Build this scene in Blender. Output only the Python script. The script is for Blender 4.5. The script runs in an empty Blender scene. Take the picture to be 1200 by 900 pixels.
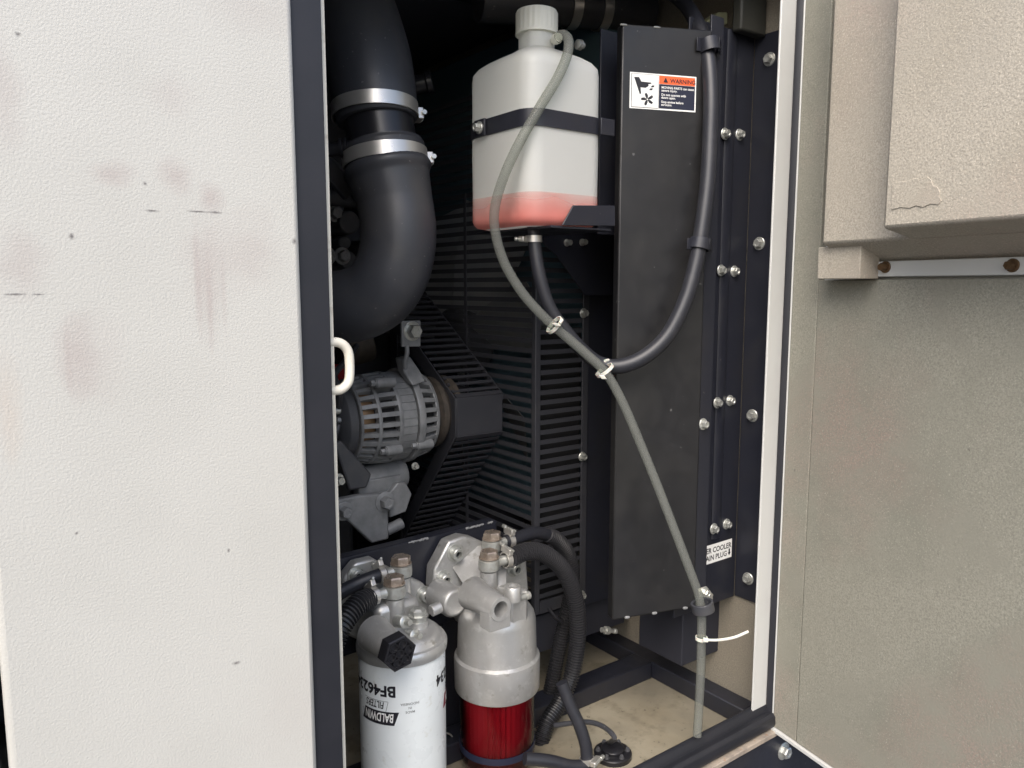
import bpy, math, random
from mathutils import Vector, Matrix
random.seed(7)
V = Vector
R = math.radians
S = bpy.context.scene
COL = S.collection
# ------------------------------------------------------------------ camera
CZ = 1.45                      # camera height above the ground
YAW, PITCH, F = R(36.5), R(7.2), 907.0     # F in pixels of a 1200 px wide picture
cam = bpy.data.cameras.new('camera'); cam.sensor_width = 36; cam.lens = 36 * F / 1200
cam.clip_start = 0.02; cam.clip_end = 500
co = bpy.data.objects.new('camera', cam); COL.objects.link(co)
co.location = (0, 0, CZ); co.rotation_euler = (math.pi / 2 - PITCH, 0, -YAW)
S.camera = co
# ------------------------------------------------------------------ light
SUN_EL, SUN_AZ = R(47), R(230)      # azimuth clockwise from +Y
w = bpy.data.worlds.new('World'); S.world = w; w.use_nodes = True
nt = w.node_tree
sky = nt.nodes.new('ShaderNodeTexSky'); sky.sky_type = 'NISHITA'; sky.sun_disc = False
sky.sun_elevation = SUN_EL; sky.sun_rotation = SUN_AZ
sky.air_density = 1.0; sky.dust_density = 3.5; sky.ozone_density = 1.0
nt.links.new(sky.outputs[0], nt.nodes['Background'].inputs[0])
nt.nodes['Background'].inputs[1].default_value = 0.14
sl = bpy.data.lights.new('sun', 'SUN'); sl.energy = 1.5; sl.angle = R(50); sl.color = (1, .965, .91)
so = bpy.data.objects.new('sun', sl); COL.objects.link(so)
sd = V((math.sin(SUN_AZ) * math.cos(SUN_EL), math.cos(SUN_AZ) * math.cos(SUN_EL), math.sin(SUN_EL)))
so.rotation_euler = sd.to_track_quat('Z', 'Y').to_euler(); so.location = (0, -3, 5)
S.view_settings.view_transform = 'Standard'; S.view_settings.look = 'None'
S.view_settings.exposure = 1.05; S.view_settings.gamma = 1.0
S.view_settings.use_curve_mapping = False
S.render.engine = 'CYCLES'
S.cycles.use_denoising = True
S.cycles.max_bounces = 8; S.cycles.transparent_max_bounces = 12
S.cycles.sample_clamp_indirect = 6
# ------------------------------------------------------------------ placing
FH = V((math.sin(YAW), math.cos(YAW), 0)); RT = V((math.cos(YAW), -math.sin(YAW), 0))
FW = FH * math.cos(PITCH) + V((0, 0, -math.sin(PITCH))); UP = FH * math.sin(PITCH) + V((0, 0, math.cos(PITCH)))
C0 = V((0, 0, CZ))
def ray(x, y): return FW + RT * ((x - 600) / F) + UP * ((450 - y) / F)
def onY(x, y, Y): d = ray(x, y); return C0 + d * (Y / d.y)
def onX(x, y, X): d = ray(x, y); return C0 + d * (X / d.x)
def onZ(x, y, Z): d = ray(x, y); return C0 + d * ((Z - CZ) / d.z)
def onP(x, y, p, n): d = ray(x, y); return C0 + d * ((p - C0).dot(n) / d.dot(n))
def dep(x, y, dp): return C0 + ray(x, y) * dp
def zat(X, Y, y):
    h = X * FH.x + Y * FH.y; k = (450 - y) / F; cp, sp = math.cos(PITCH), math.sin(PITCH)
    return CZ + h * (k * cp - sp) / (cp + k * sp)
# ------------------------------------------------------------------ mesh tools
def frame(d):
    d = d.normalized(); a = V((0, 0, 1)) if abs(d.z) < .9 else V((1, 0, 0))
    u = a.cross(d).normalized(); return u, d.cross(u).normalized(), d
def smooth_path(pts, n=8):
    pts = [V(p) for p in pts]; P = [pts[0] * 2 - pts[1]] + pts + [pts[-1] * 2 - pts[-2]]; out = []
    for i in range(1, len(P) - 2):
        a, b, c, d = P[i - 1:i + 3]
        for k in range(n):
            t = k / n
            out.append(.5 * ((2 * b) + (c - a) * t + (2 * a - 5 * b + 4 * c - d) * t * t + (3 * b - a - 3 * c + d) * t ** 3))
    return out + [pts[-1]]
def resample(p, step):
    out = [p[0]]; acc = 0; last = p[0]
    for q in p[1:]:
        L = (q - last).length
        while acc + L >= step and L > 1e-9:
            last = last + (q - last) * ((step - acc) / L); out.append(last); L = (q - last).length; acc = 0
        acc += L; last = q
    return out
class G:
    def __init__(s): s.v = []; s.f = []
    def add(s, vs, fs):
        o = len(s.v); s.v += [V(q) for q in vs]; s.f += [[i + o for i in f] for f in fs]; return s
    def obox(s, c, ax, ay, az):
        c, ax, ay, az = V(c), V(ax), V(ay), V(az)
        vs = [c + ax * i + ay * j + az * k for i in (-1, 1) for j in (-1, 1) for k in (-1, 1)]
        fs = [[0, 1, 3, 2], [4, 6, 7, 5], [0, 4, 5, 1], [2, 3, 7, 6], [0, 2, 6, 4], [1, 5, 7, 3]]
        if ax.cross(ay).dot(az) < 0: fs = [f[::-1] for f in fs]
        return s.add(vs, fs)
    def box(s, a, b):
        a, b = V(a), V(b); h = (b - a) / 2
        return s.obox((a + b) / 2, (abs(h.x), 0, 0), (0, abs(h.y), 0), (0, 0, abs(h.z)))
    def prism(s, poly, vec):
        poly = [V(p) for p in poly]; vec = V(vec); n = len(poly)
        nrm = V((0, 0, 0))
        for i in range(n): nrm += poly[i].cross(poly[(i + 1) % n])
        if nrm.dot(vec) > 0: poly = poly[::-1]
        vs = poly + [p + vec for p in poly]
        fs = [list(range(n)), list(range(2 * n - 1, n - 1, -1))]
        fs += [[(i + 1) % n, i, i + n, (i + 1) % n + n] for i in range(n)]
        return s.add(vs, fs)
    def rings(s, rs, caps=True, closed=False):
        m = len(rs[0]); vs = [p for r in rs for p in r]; n = len(rs); fs = []
        for i in range(n if closed else n - 1):
            j = (i + 1) % n
            for k in range(m): fs.append([i * m + k, i * m + (k + 1) % m, j * m + (k + 1) % m, j * m + k])
        if caps and not closed:
            fs.append(list(range(m - 1, -1, -1))); fs.append([(n - 1) * m + k for k in range(m)])
        return s.add(vs, fs)
    def lathe(s, o, ax, prof, seg=32, caps=True, a0=0):
        o = V(o); u, v, d = frame(V(ax))
        return s.rings([[o + d * h + (u * math.cos(a0 + 2 * math.pi * k / seg) + v * math.sin(a0 + 2 * math.pi * k / seg)) * max(r, 1e-5) for k in range(seg)] for r, h in prof], caps)
    def cyl(s, a, b, r, r2=None, seg=20, a0=0):
        a, b = V(a), V(b); return s.lathe(a, b - a, [(r, 0), (r if r2 is None else r2, (b - a).length)], seg, True, a0)
    def tube(s, pts, r, seg=14, caps=True):
        pts = [V(p) for p in pts]; n = len(pts); u = None; rs = []
        for i in range(n):
            t = (pts[min(i + 1, n - 1)] - pts[max(i - 1, 0)]).normalized()
            if u is None: u = frame(t)[0]
            u = (u - t * u.dot(t)).normalized(); v = t.cross(u)
            rr = r(i / (n - 1)) if callable(r) else (r[i] if isinstance(r, (list, tuple)) else r)
            rs.append([pts[i] + (u * math.cos(2 * math.pi * k / seg) + v * math.sin(2 * math.pi * k / seg)) * rr for k in range(seg)])
        return s.rings(rs, caps)
    def band(s, o, ax, r, wdt, th=.0012, seg=40, a0=0, a1=2 * math.pi):
        o = V(o); u, v, d = frame(V(ax)); full = abs(a1 - a0) > 6.28; n = seg if full else seg + 1; rs = []
        for k in range(n):
            a = a0 + (a1 - a0) * k / seg; e = u * math.cos(a) + v * math.sin(a)
            rs.append([o + e * q + d * h for q, h in ((r, -wdt / 2), (r, wdt / 2), (r + th, wdt / 2), (r + th, -wdt / 2))])
        return s.rings(rs, True, full)
def empty(name, loc, label, cat, group=None):
    e = bpy.data.objects.new(name, None); COL.objects.link(e); e.location = loc; e.empty_display_size = .02
    e['label'] = label; e['category'] = cat
    if group: e['group'] = group
    return e
def wloc(o):
    p = V(o.location)
    return p
WL = {}
def place(o, loc, parent):
    WL[o.name] = V(loc)
    if parent is not None:
        o.parent = parent
        o.location = V(loc) - WL.get(parent.name, V(parent.location))
    else: o.location = loc
def mk(name, g, mat, parent=None, bevel=0, ang=35, label=None, cat=None, group=None, kind=None, sub=0):
    me = bpy.data.meshes.new(name)
    lo = V([min(q[i] for q in g.v) for i in range(3)]); hi = V([max(q[i] for q in g.v) for i in range(3)])
    c = (lo + hi) / 2
    me.from_pydata([tuple(q - c) for q in g.v], [], g.f)
    me.materials.append(M[mat]); me.validate()
    me.polygons.foreach_set('use_smooth', [True] * len(me.polygons))
    me.set_sharp_from_angle(angle=R(ang))
    o = bpy.data.objects.new(name, me); COL.objects.link(o); place(o, c, parent)
    if bevel:
        b = o.modifiers.new('bevel', 'BEVEL'); b.width = bevel; b.segments = 2; b.limit_method = 'ANGLE'; b.angle_limit = R(40)
    if sub:
        b = o.modifiers.new('sub', 'SUBSURF'); b.levels = sub; b.render_levels = sub
    if label: o['label'] = label
    if cat: o['category'] = cat
    if group: o['group'] = group
    if kind: o['kind'] = kind
    return o
def inst(name, src, loc, parent=None, rot=None):
    o = bpy.data.objects.new(name, src.data); COL.objects.link(o); place(o, loc, parent)
    for m in src.modifiers:
        b = o.modifiers.new(m.name, m.type)
        if m.type == 'BEVEL': b.width = m.width; b.segments = m.segments; b.limit_method = 'ANGLE'; b.angle_limit = m.angle_limit
    if rot: o.rotation_euler = rot
    return o
# ------------------------------------------------------------------ materials
M = {}
def mat(name, col, rough=.5, metal=0, bump=None, var=None, spec=.5, rvar=0, dust=None, **kw):
    m = bpy.data.materials.new(name); m.use_nodes = True; n = m.node_tree.nodes; l = m.node_tree.links
    b = n['Principled BSDF']; b.inputs['Roughness'].default_value = rough; b.inputs['Metallic'].default_value = metal
    b.inputs['Specular IOR Level'].default_value = spec; b.inputs['Base Color'].default_value = (*col, 1)
    tc = n.new('ShaderNodeTexCoord'); src = tc.outputs['Object']
    def noise(sc, det=4, rg=.6):
        t = n.new('ShaderNodeTexNoise'); t.inputs['Scale'].default_value = sc; t.inputs['Detail'].default_value = det
        t.inputs['Roughness'].default_value = rg; l.new(src, t.inputs['Vector']); return t.outputs['Fac']
    def ramp(fac, lo, hi, a=0., z=1.):
        r = n.new('ShaderNodeMapRange'); r.inputs[1].default_value = lo; r.inputs[2].default_value = hi
        r.inputs[3].default_value = a; r.inputs[4].default_value = z; l.new(fac, r.inputs[0]); return r.outputs[0]
    def mix(fac, a, bb):
        x = n.new('ShaderNodeMix'); x.data_type = 'RGBA'; l.new(fac, x.inputs[0])
        for i, q in ((6, a), (7, bb)):
            if isinstance(q, tuple): x.inputs[i].default_value = (*q, 1)
            else: l.new(q, x.inputs[i])
        return x.outputs[2]
    cur = col
    if var:                                   # list of (scale, lo, hi, colour)
        for sc, lo, hi, c2 in var: cur = mix(ramp(noise(sc), lo, hi), cur, c2)
    if dust:                                  # specks
        sc, th, c2 = dust; cur = mix(ramp(noise(sc, 2, .5), th, th + .03), cur, c2)
    if not isinstance(cur, tuple): l.new(cur, b.inputs['Base Color'])
    if rvar: l.new(ramp(noise(40), .3, .7, rough - rvar, rough + rvar), b.inputs['Roughness'])
    if bump:
        bp = n.new('ShaderNodeBump'); bp.inputs['Strength'].default_value = bump[1]; bp.inputs['Distance'].default_value = bump[2]
        l.new(noise(bump[0], 3), bp.inputs['Height']); l.new(bp.outputs[0], b.inputs['Normal'])
    for k, v in kw.items(): b.inputs[k.replace('_', ' ')].default_value = v
    M[name] = m; m['_'] = 1
    return m, n, l, b, mix, ramp, noise, tc
mat('black_paint', (.0165, .0178, .026), .42, bump=(900, .08, .0004), rvar=.1, var=[(14, .5, .8, (.022, .022, .026))], dust=(90, .76, (.06, .06, .06)))
mat('shroud_paint', (.0115, .0115, .0130), .42, bump=(700, .1, .0004), rvar=.1, var=[(9, .45, .75, (.021, .0205, .02))], dust=(85, .745, (.09, .09, .09)))
mat('guard_paint', (.036, .037, .044), .45, rvar=.08, var=[(30, .5, .8, (.046, .046, .05))])
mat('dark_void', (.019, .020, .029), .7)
mat('cabinet_inner', (.13, .135, .16), .7)
mat('rubber', (.044, .046, .054), .42, bump=(500, .12, .0005), rvar=.08, var=[(25, .5, .8, (.06, .06, .064)), (6, .5, .7, (.055, .054, .056))], dust=(160, .71, (.12, .12, .12)))
mat('gasket', (.013, .014, .019), .5, bump=(300, .1, .0005), var=[(12, .4, .8, (.021, .021, .027))])
mat('hose_rubber', (.019, .020, .026), .42, bump=(600, .1, .0004), var=[(60, .5, .8, (.03, .03, .035))])
mat('corrugated', (.024, .024, .027), .3)
mat('zinc', (.52, .53, .50), .36, .65, rvar=.12, var=[(200, .45, .75, (.42, .41, .38))])
mat('stainless', (.62, .60, .56), .34, .75, rvar=.08, bump=(120, .1, .0005))
mat('brass_bolt', (.44, .36, .295), .32, .75, rvar=.1, var=[(250, .45, .7, (.56, .49, .42))])
mat('cast_aluminium', (.55, .55, .54), .38, .65, bump=(700, .25, .0006), rvar=.1, var=[(35, .4, .75, (.48, .475, .46)), (110, .55, .8, (.68, .68, .67)), (60, .62, .72, (.36, .35, .32))])
mat('core_dark', (.005, .005, .006), .8)  # near black; also painted shade in bolt sockets and behind slats
mat('grey_engine', (.24, .245, .25), .5, .1, bump=(500, .15, .0005), rvar=.08, var=[(40, .4, .75, (.145, .15, .155)), (150, .6, .8, (.23, .23, .235))])
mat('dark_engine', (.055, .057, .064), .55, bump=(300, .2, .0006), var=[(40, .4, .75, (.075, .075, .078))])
mat('rusty', (.10, .083, .068), .55, .4, var=[(80, .4, .7, (.06, .052, .046))])
mat('copper', (.16, .10, .055), .45, .7)
mat('white_paint', (.56, .565, .55), .38, bump=(420, .12, .0005), var=[(12, .5, .8, (.52, .52, .505))])
mat('cream_paint', (.70, .67, .58), .4, bump=(420, .1, .0005), var=[(90, .58, .75, (.5, .46, .38))])
mat('can_white', (.70, .74, .75), .3, rvar=.06, var=[(14, .45, .8, (.63, .665, .67)), (60, .62, .78, (.5, .5, .44))])
mat('print_black', (.012, .012, .018), .5)
mat('print_navy', (.012, .015, .035), .45)
mat('print_white', (.82, .82, .80), .45)
mat('print_red', (.22, .02, .04), .45)
mat('print_grey', (.2, .21, .22), .5)
mat('orange', (.85, .13, .035), .45)
mat('plastic_black', (.014, .014, .017), .3)
mat('tie_white', (.64, .63, .57), .45, Subsurface_Weight=.2, Subsurface_Scale=.003)
mat('red_plastic', (.30, .01, .015), .4)
mat('fan_blade', (.22, .23, .24), .6, var=[(20, .4, .8, (.28, .27, .26))])
mat('core_blue', (.07, .12, .15), .6)
mat('olive', (.10, .10, .055), .5)
mat('olive_dark', (.034, .034, .028), .6)
mat('floor_dust', (.30, .27, .205), .55, bump=(120, .2, .001), rvar=.1, var=[(9, .42, .7, (.23, .20, .145)), (30, .5, .7, (.17, .15, .11)), (120, .64, .72, (.09, .08, .06)), (4, .5, .65, (.20, .18, .14))])
mat('ledge', (.34, .29, .24), .6, bump=(200, .2, .001), var=[(40, .45, .65, (.22, .19, .165)), (90, .6, .7, (.30, .16, .09))])
mat('asphalt', (.06, .06, .062), .8, bump=(40, .3, .01), var=[(2, .4, .7, (.05, .05, .05)), (90, .5, .8, (.09, .09, .088))])
def foam(name, c, c2, c3):
    m, n, l, b, mix, ramp, noise, tc = mat(name, c, .75, spec=.35, bump=(420, .5, .0012), var=[(5, .42, .68, c2), (3.2, .5, .66, c3), (480, .40, .62, tuple(q * .72 for q in c)), (560, .58, .68, tuple(min(1, q * 1.25) for q in c)), (14, .48, .72, tuple(q * .84 for q in c)), (150, .70, .75, tuple(q * .55 for q in c))], rvar=.1)
foam('foam_tan', (.475, .435, .365), (.385, .345, .275), (.45, .37, .315))
foam('foam_olive', (.29, .282, .235), (.205, .205, .168), (.29, .228, .195))
foam('foam_wall', (.25, .225, .18), (.21, .19, .15), (.235, .20, .16))
def tex_white():
    m, n, l, b, mix, ramp, noise, tc = mat('white_textured', (.505, .50, .468), .42, spec=.45)
    geo = n.new('ShaderNodeNewGeometry'); pos = geo.outputs['Position']
    shared = {}
    def blob(cx, cz, rx, rz, nsc, amt, col, cur, shear=0):
        mp = n.new('ShaderNodeVectorMath'); mp.operation = 'SUBTRACT'; mp.inputs[1].default_value = (cx, 0, cz); l.new(pos, mp.inputs[0])
        ml = n.new('ShaderNodeVectorMath'); ml.operation = 'MULTIPLY'; ml.inputs[1].default_value = (1 / rx, 0, 1 / rz); l.new(mp.outputs[0], ml.inputs[0])
        if nsc not in shared:
            t = n.new('ShaderNodeTexNoise'); t.inputs['Scale'].default_value = nsc; l.new(pos, t.inputs['Vector']); shared[nsc] = t
        t = shared[nsc]
        ad = n.new('ShaderNodeVectorMath'); ad.operation = 'MULTIPLY_ADD'; ad.inputs[1].default_value = (.9, .9, .9); l.new(t.outputs['Color'], ad.inputs[0]); l.new(ml.outputs[0], ad.inputs[2])
        sb = n.new('ShaderNodeVectorMath'); sb.operation = 'SUBTRACT'; sb.inputs[1].default_value = (.45, .45, .45); l.new(ad.outputs[0], sb.inputs[0])
        z0 = n.new('ShaderNodeVectorMath'); z0.operation = 'MULTIPLY'; z0.inputs[1].default_value = (1, 0, 1); l.new(sb.outputs[0], z0.inputs[0])
        ln = n.new('ShaderNodeVectorMath'); ln.operation = 'LENGTH'; l.new(z0.outputs[0], ln.inputs[0])
        r = ramp(ln.outputs['Value'], .2, 1.15, amt * 1.05, 0)
        return mix(r, cur, col)
    src = pos
    t = n.new('ShaderNodeTexNoise'); t.inputs['Scale'].default_value = 14; l.new(pos, t.inputs['Vector'])
    cur = mix(ramp(t.outputs['Fac'], .4, .75), (.505, .50, .468), (.485, .48, .448))
    pk = (.40, .355, .335)
    def bl(px, py, rx, ry, amt, col=pk, nsc=60):
        nonlocal cur
        p = onY(px, py, YP); q = onY(px + rx, py, YP); r_ = onY(px, py - ry, YP)
        cur = blob(p.x, p.z, abs(q.x - p.x) , abs(r_.z - p.z), nsc, amt, col, cur)
    bl(133, 204, 30, 16, .55); bl(205, 206, 22, 22, .55); bl(248, 232, 16, 20, .6); bl(243, 335, 16, 70, .42); bl(262, 300, 50, 50, .3)
    bl(300, 290, 30, 50, .25); bl(25, 310, 35, 45, .4); bl(90, 415, 26, 55, .5); bl(110, 420, 40, 60, .25); bl(200, 110, 30, 26, .22)
    bl(232, 330, 5, 75, .5); bl(246, 360, 4, 60, .45); bl(262, 340, 4, 50, .35); bl(80, 420, 5, 45, .4); bl(5, 110, 25, 70, .35); bl(300, 15, 60, 30, .2); bl(350, 830, 60, 70, .15); bl(10, 480, 18, 70, .3, (.5, .42, .35))
    dk = (.12, .11, .11)
    for px, py, rx, ry in ((178, 247, 9, 1.6), (232, 248, 14, 1.4), (252, 249, 9, 1.6), (18, 345, 16, 1.6), (45, 345, 8, 1.2), (84, 277, 4, 4), (345, 283, 3, 4), (170, 215, 2.5, 2.5), (21, 40, 4, 3), (277, 777, 5, 2), (90, 625, 2.5, 2), (268, 645, 2, 2.5)):
        bl(px, py, rx, ry, .8, dk, 700)
    l.new(cur, b.inputs['Base Color'])
    vo = n.new('ShaderNodeTexNoise'); vo.inputs['Scale'].default_value = 560; vo.inputs['Detail'].default_value = 2; l.new(pos, vo.inputs['Vector'])
    bp = n.new('ShaderNodeBump'); bp.inputs['Strength'].default_value = .2; bp.inputs['Distance'].default_value = .0016
    l.new(vo.outputs['Fac'], bp.inputs['Height']); l.new(bp.outputs[0], b.inputs['Normal'])
# translucent bottle shell: milky plastic, part see-through
def milky(name, col, transp, transl, rough=.38, fade=None):
    m = bpy.data.materials.new(name); m.use_nodes = True; n = m.node_tree.nodes; l = m.node_tree.links
    b = n['Principled BSDF']; b.inputs['Base Color'].default_value = (*col, 1); b.inputs['Roughness'].default_value = rough
    t = n.new('ShaderNodeBsdfTranslucent'); t.inputs[0].default_value = (*col, 1)
    p = n.new('ShaderNodeBsdfTransparent'); p.inputs[0].default_value = (*[min(1, q * 1.15) for q in col], 1)
    a = n.new('ShaderNodeMixShader'); a.inputs[0].default_value = transl; l.new(b.outputs[0], a.inputs[1]); l.new(t.outputs[0], a.inputs[2])
    c = n.new('ShaderNodeMixShader'); c.inputs[0].default_value = transp; l.new(a.outputs[0], c.inputs[1]); l.new(p.outputs[0], c.inputs[2])
    if fade: p.inputs[0].default_value = (1, .97, .96, 1)
    if fade:                    # soft fluid limit seen through the cloudy wall; mottled paling imitates frosted reflection
        tc = n.new('ShaderNodeTexCoord'); sp = n.new('ShaderNodeSeparateXYZ'); l.new(tc.outputs['Generated'], sp.inputs[0])
        no = n.new('ShaderNodeTexNoise'); no.inputs['Scale'].default_value = 14; l.new(tc.outputs['Object'], no.inputs['Vector'])
        ad = n.new('ShaderNodeMath'); ad.operation = 'MULTIPLY_ADD'; ad.inputs[1].default_value = .7; l.new(no.outputs['Fac'], ad.inputs[0]); l.new(sp.outputs[2], ad.inputs[2])
        mr = n.new('ShaderNodeMapRange'); mr.inputs[1].default_value = fade[0]; mr.inputs[2].default_value = fade[1]; mr.inputs[3].default_value = transp; mr.inputs[4].default_value = 1
        l.new(ad.outputs[0], mr.inputs[0]); l.new(mr.outputs[0], c.inputs[0])
    l.new(c.outputs[0], n['Material Output'].inputs['Surface']); M[name] = m
milky('bottle_plastic', (.875, .89, .86), .22, .42)
milky('cap_plastic', (.84, .84, .76), .0, .3)
milky('clear_hose', (.56, .575, .545), .76, .35, .08)
milky('coolant', (.90, .30, .26), .10, .42, .38, (.50, 1.62))
def tinted(name, col, gl):
    m = bpy.data.materials.new(name); m.use_nodes = True; n = m.node_tree.nodes; l = m.node_tree.links
    t = n.new('ShaderNodeBsdfTransparent'); t.inputs[0].default_value = (*col, 1)
    g_ = n.new('ShaderNodeBsdfGlossy'); g_.inputs['Roughness'].default_value = .12
    fz = n.new('ShaderNodeFresnel'); fz.inputs[0].default_value = gl
    x = n.new('ShaderNodeMixShader'); l.new(fz.outputs[0], x.inputs[0]); l.new(t.outputs[0], x.inputs[1]); l.new(g_.outputs[0], x.inputs[2])
    l.new(x.outputs[0], n['Material Output'].inputs['Surface']); M[name] = m
tinted('bowl_red', (.86, .42, .46), 1.3)
mat('pleat', (.36, .05, .075), .5, var=[(30, .4, .7, (.28, .036, .058))])

# ------------------------------------------------------------------ main planes (metres)
YF = .634          # outer face of the cabinet frame
YP = .618          # outer skin of the shut door leaf
XW = .95           # inner face of the right side wall
YR = .709          # bolted panel beside the shroud
tex_white()
lipL = onY(899.5, 410, YF).x            # left edge of the white post
lipR = onY(915, 410, YF).x
gasR = onY(925.5, 410, YF).x
ZS = onY(900, 823, YF).z                # top of the sill seal
ZFL = onX(861, 826, XW - .03).z - .028   # cabinet floor
pnlR = onY(358, 450, YP).x              # right edge of the shut leaf's skin
pnlL = onY(2, 800, YP).x
lipE = onY(381, 450, YF + .004).x       # right end of its rubber faced lip
TOP = CZ + .42
# ------------------------------------------------------------------ structure
def struct(name, g, m, bevel=0):
    return mk(name, g, m, kind='structure', bevel=bevel)
struct('ground', G().box((-30, -30, -.2), (30, 30, 0)), 'asphalt')
struct('floor', G().box((-.5, YF + .03, ZFL - .01), (XW, 1.7, ZFL)), 'floor_dust')
struct('ceiling', G().box((-.5, YF + .03, TOP + .08), (1.4, 1.75, TOP + .10)), 'cabinet_inner')
struct('wall_back', G().box((-.5, 1.7, ZFL - .01), (1.4, 1.72, TOP + .079)), 'cabinet_inner')
struct('wall_left', G().box((-.52, YF + .03, ZFL - .01), (-.501, 1.72, TOP + .079)), 'cabinet_inner')
struct('wall_right', G().box((XW + .001, YF + .012, ZFL), (XW + .03, 1.699, TOP + .079)), 'foam_wall')
# ------------------------------------------------------------------ cabinet frame
X1, Y1, Z1 = V((1, 0, 0)), V((0, 1, 0)), V((0, 0, 1))
def bolt_mesh(r=.0058, h=.006, washer=1.45, cap=0):
    g = G()
    g.lathe((0, 0, 0), Z1, [(r * washer, 0), (r * washer, .0012), (r * washer * .93, .0018)], 24)
    g.lathe((0, 0, .0017), Z1, [(r, 0), (r, h * .8), (r * .86, h), (r * .5, h), (r * .42, h - .0006)], 6)
    return g
_b = {}
def bolt(parent, p, nrm, kind='zinc', r=.0058, h=.006, name='bolt', spin=None, washer=1.45):
    k = (kind, r, h, washer); q = V(nrm).to_track_quat('Z', 'Y') @ V((0, 0, 1)).to_track_quat('Z', 'Y')
    rot = (V(nrm).to_track_quat('Z', 'Y').to_matrix() @ Matrix.Rotation(random.uniform(0, 1) if spin is None else spin, 3, 'Z')).to_euler()
    if k not in _b:
        o = mk(name, bolt_mesh(r, h, washer), kind, parent, ang=30); place(o, p, parent); _b[k] = o
        # the mesh was centred: keep its base on the surface
        o.location = o.location + V(nrm).normalized() * (.0017 + h) / 2; o.rotation_euler = rot
        return o
    o = inst(name, _b[k], V(p) + V(nrm).normalized() * (.0017 + h) / 2, parent, rot); return o
fr = empty('generator_cabinet', (lipL, YF, ZS), 'white generator cabinet with one door shut and one foam lined door swung open', 'cabinet')
mk('post', G().box((lipL, YF, ZS - .02), (lipR + .06, YF + .003, TOP)), 'white_paint', fr, .0008)
mk('front_wall', G().box((lipR + .0601, YF, ZS - .02), (1.4, YF + .003, TOP)), 'white_paint', fr)
mk('header', G().box((-.5, YF + .001, TOP + .0005), (1.4, YF + .03, TOP + .10)), 'white_paint', fr)
mk('side_wall', G().box((-.5, YF + .008, ZS - .02), (pnlL - .02, YF + .03, TOP)), 'white_paint', fr)
mk('seal', G().prism([(lipR, YF - .0005, ZS - .02), (gasR + .012, YF - .0005, ZS - .02), (gasR + .012, YF - .010, ZS - .02), (lipR + .004, YF - .012, ZS - .02), (lipR, YF - .006, ZS - .02)], (0, 0, TOP - ZS + .02)), 'gasket', fr, .0015)
mk('seal', G().box((pnlL - .06, YF - .012, ZS - .02), (pnlL - .0045, YF + .0075, TOP)), 'gasket', fr, .002)
# sill: upright lip with a ridged rubber seal, dusty ledge, black base beam
mk('sill_lip', G().box((-.5, YF + .001, ZS - .06), (lipR, YF + .004, ZS - .004)), 'black_paint', fr)
pr = [(YF + .010, ZS - .002), (YF + .006, ZS + .001), (YF + .001, ZS), (YF - .003, ZS - .006), (YF - .004, ZS - .010), (YF - .012, ZS - .009), (YF - .017, ZS - .013), (YF - .018, ZS - .023), (YF - .015, ZS - .030), (YF, ZS - .031), (YF, ZS - .012), (YF + .006, ZS - .012)]
mk('sill_seal', G().prism([(-.3, a, b) for a, b in pr], (gasR + .3, 0, 0)), 'gasket', fr, .001)
LD = YF - onZ(880, 880, ZS - .040).y

mk('ledge', G().box((-.5, YF - LD, ZS - .040), (1.4, YF + .001, ZS - .0325)), 'ledge', fr, .001)
mk('base_beam', G().box((-.5, YF - LD + .003, .002), (1.4, YF + .02, ZS - .0405)), 'black_paint', fr, .001)
bolt(fr, onY(918, 880, YF - LD + .003), -Y1, r=.009, h=.008)
# ------------------------------------------------------------------ shut white leaf at the left
lf = mk('door', G().box((pnlL, YP, ZS - .03), (pnlR, YP + .012, TOP + .02)), 'white_textured', fr, .005, label='stained white textured door leaf shut at the left')
mk('edge_lip', G().box((pnlL + .01, YP + .0121, ZS - .02), (lipE + .0060, YF + .004, TOP)), 'cream_paint', lf, .0004)
mk('seal_strip', G().box((pnlR - .004, YP + .0045, ZS - .02), (lipE, YP + .0119, TOP)), 'gasket', lf, .001)
cp = [(378, 403), (394, 401), (404, 406), (409, 417), (409.5, 441), (406, 451), (397, 457), (379, 458)]
pts = smooth_path([onY(x, y, YF - .001 + .000 * i) for i, (x, y) in enumerate(cp)], 6)
mk('latch_catch', G().tube(pts, .0043, 14), 'cream_paint', lf)
# ------------------------------------------------------------------ open door at the right
DA = R(11.0)
H = V((gasR + .003, YF - .013, 0)); H.x = onY(925.5, 410, YF - .013).x + .0122
DD = V((-math.sin(DA), -math.cos(DA), 0)); DN = V((-math.cos(DA), math.sin(DA), 0))
zb = onP(909, 850, H, DN).z
def D(s, n, z): return H + DD * s + DN * n + V((0, 0, z))
def dpx(x, y, n): p = onP(x, y, H + DN * n, DN); return (p - H).dot(DD), p.z
W = .66
def dbox(s0, s1, n0, n1, z0, z1): return G().obox(D((s0 + s1) / 2, (n0 + n1) / 2, (z0 + z1) / 2), DD * ((s1 - s0) / 2), DN * ((n1 - n0) / 2), Z1 * ((z1 - z0) / 2))
dr = mk('door', dbox(0, W, -.003, -.0003, zb, TOP), 'white_paint', fr, label='open door lined with tan sound foam at the right')
mk('rim', dbox(0, .0022, 0, .0125, zb, TOP), 'white_paint', dr, .0006)
mk('rim', dbox(.0023, W, 0, .0165, zb, zb + .005), 'white_paint', dr, .0006)
ss, _ = dpx(948, 560, .012)
zr1 = dpx(1100, 327, .012)[1]
FOAMB = .0012
mk('foam_strip', dbox(.0026, ss - .0006, .0002, .012, zb + .0055, TOP), 'foam_olive', dr, FOAMB)
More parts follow.
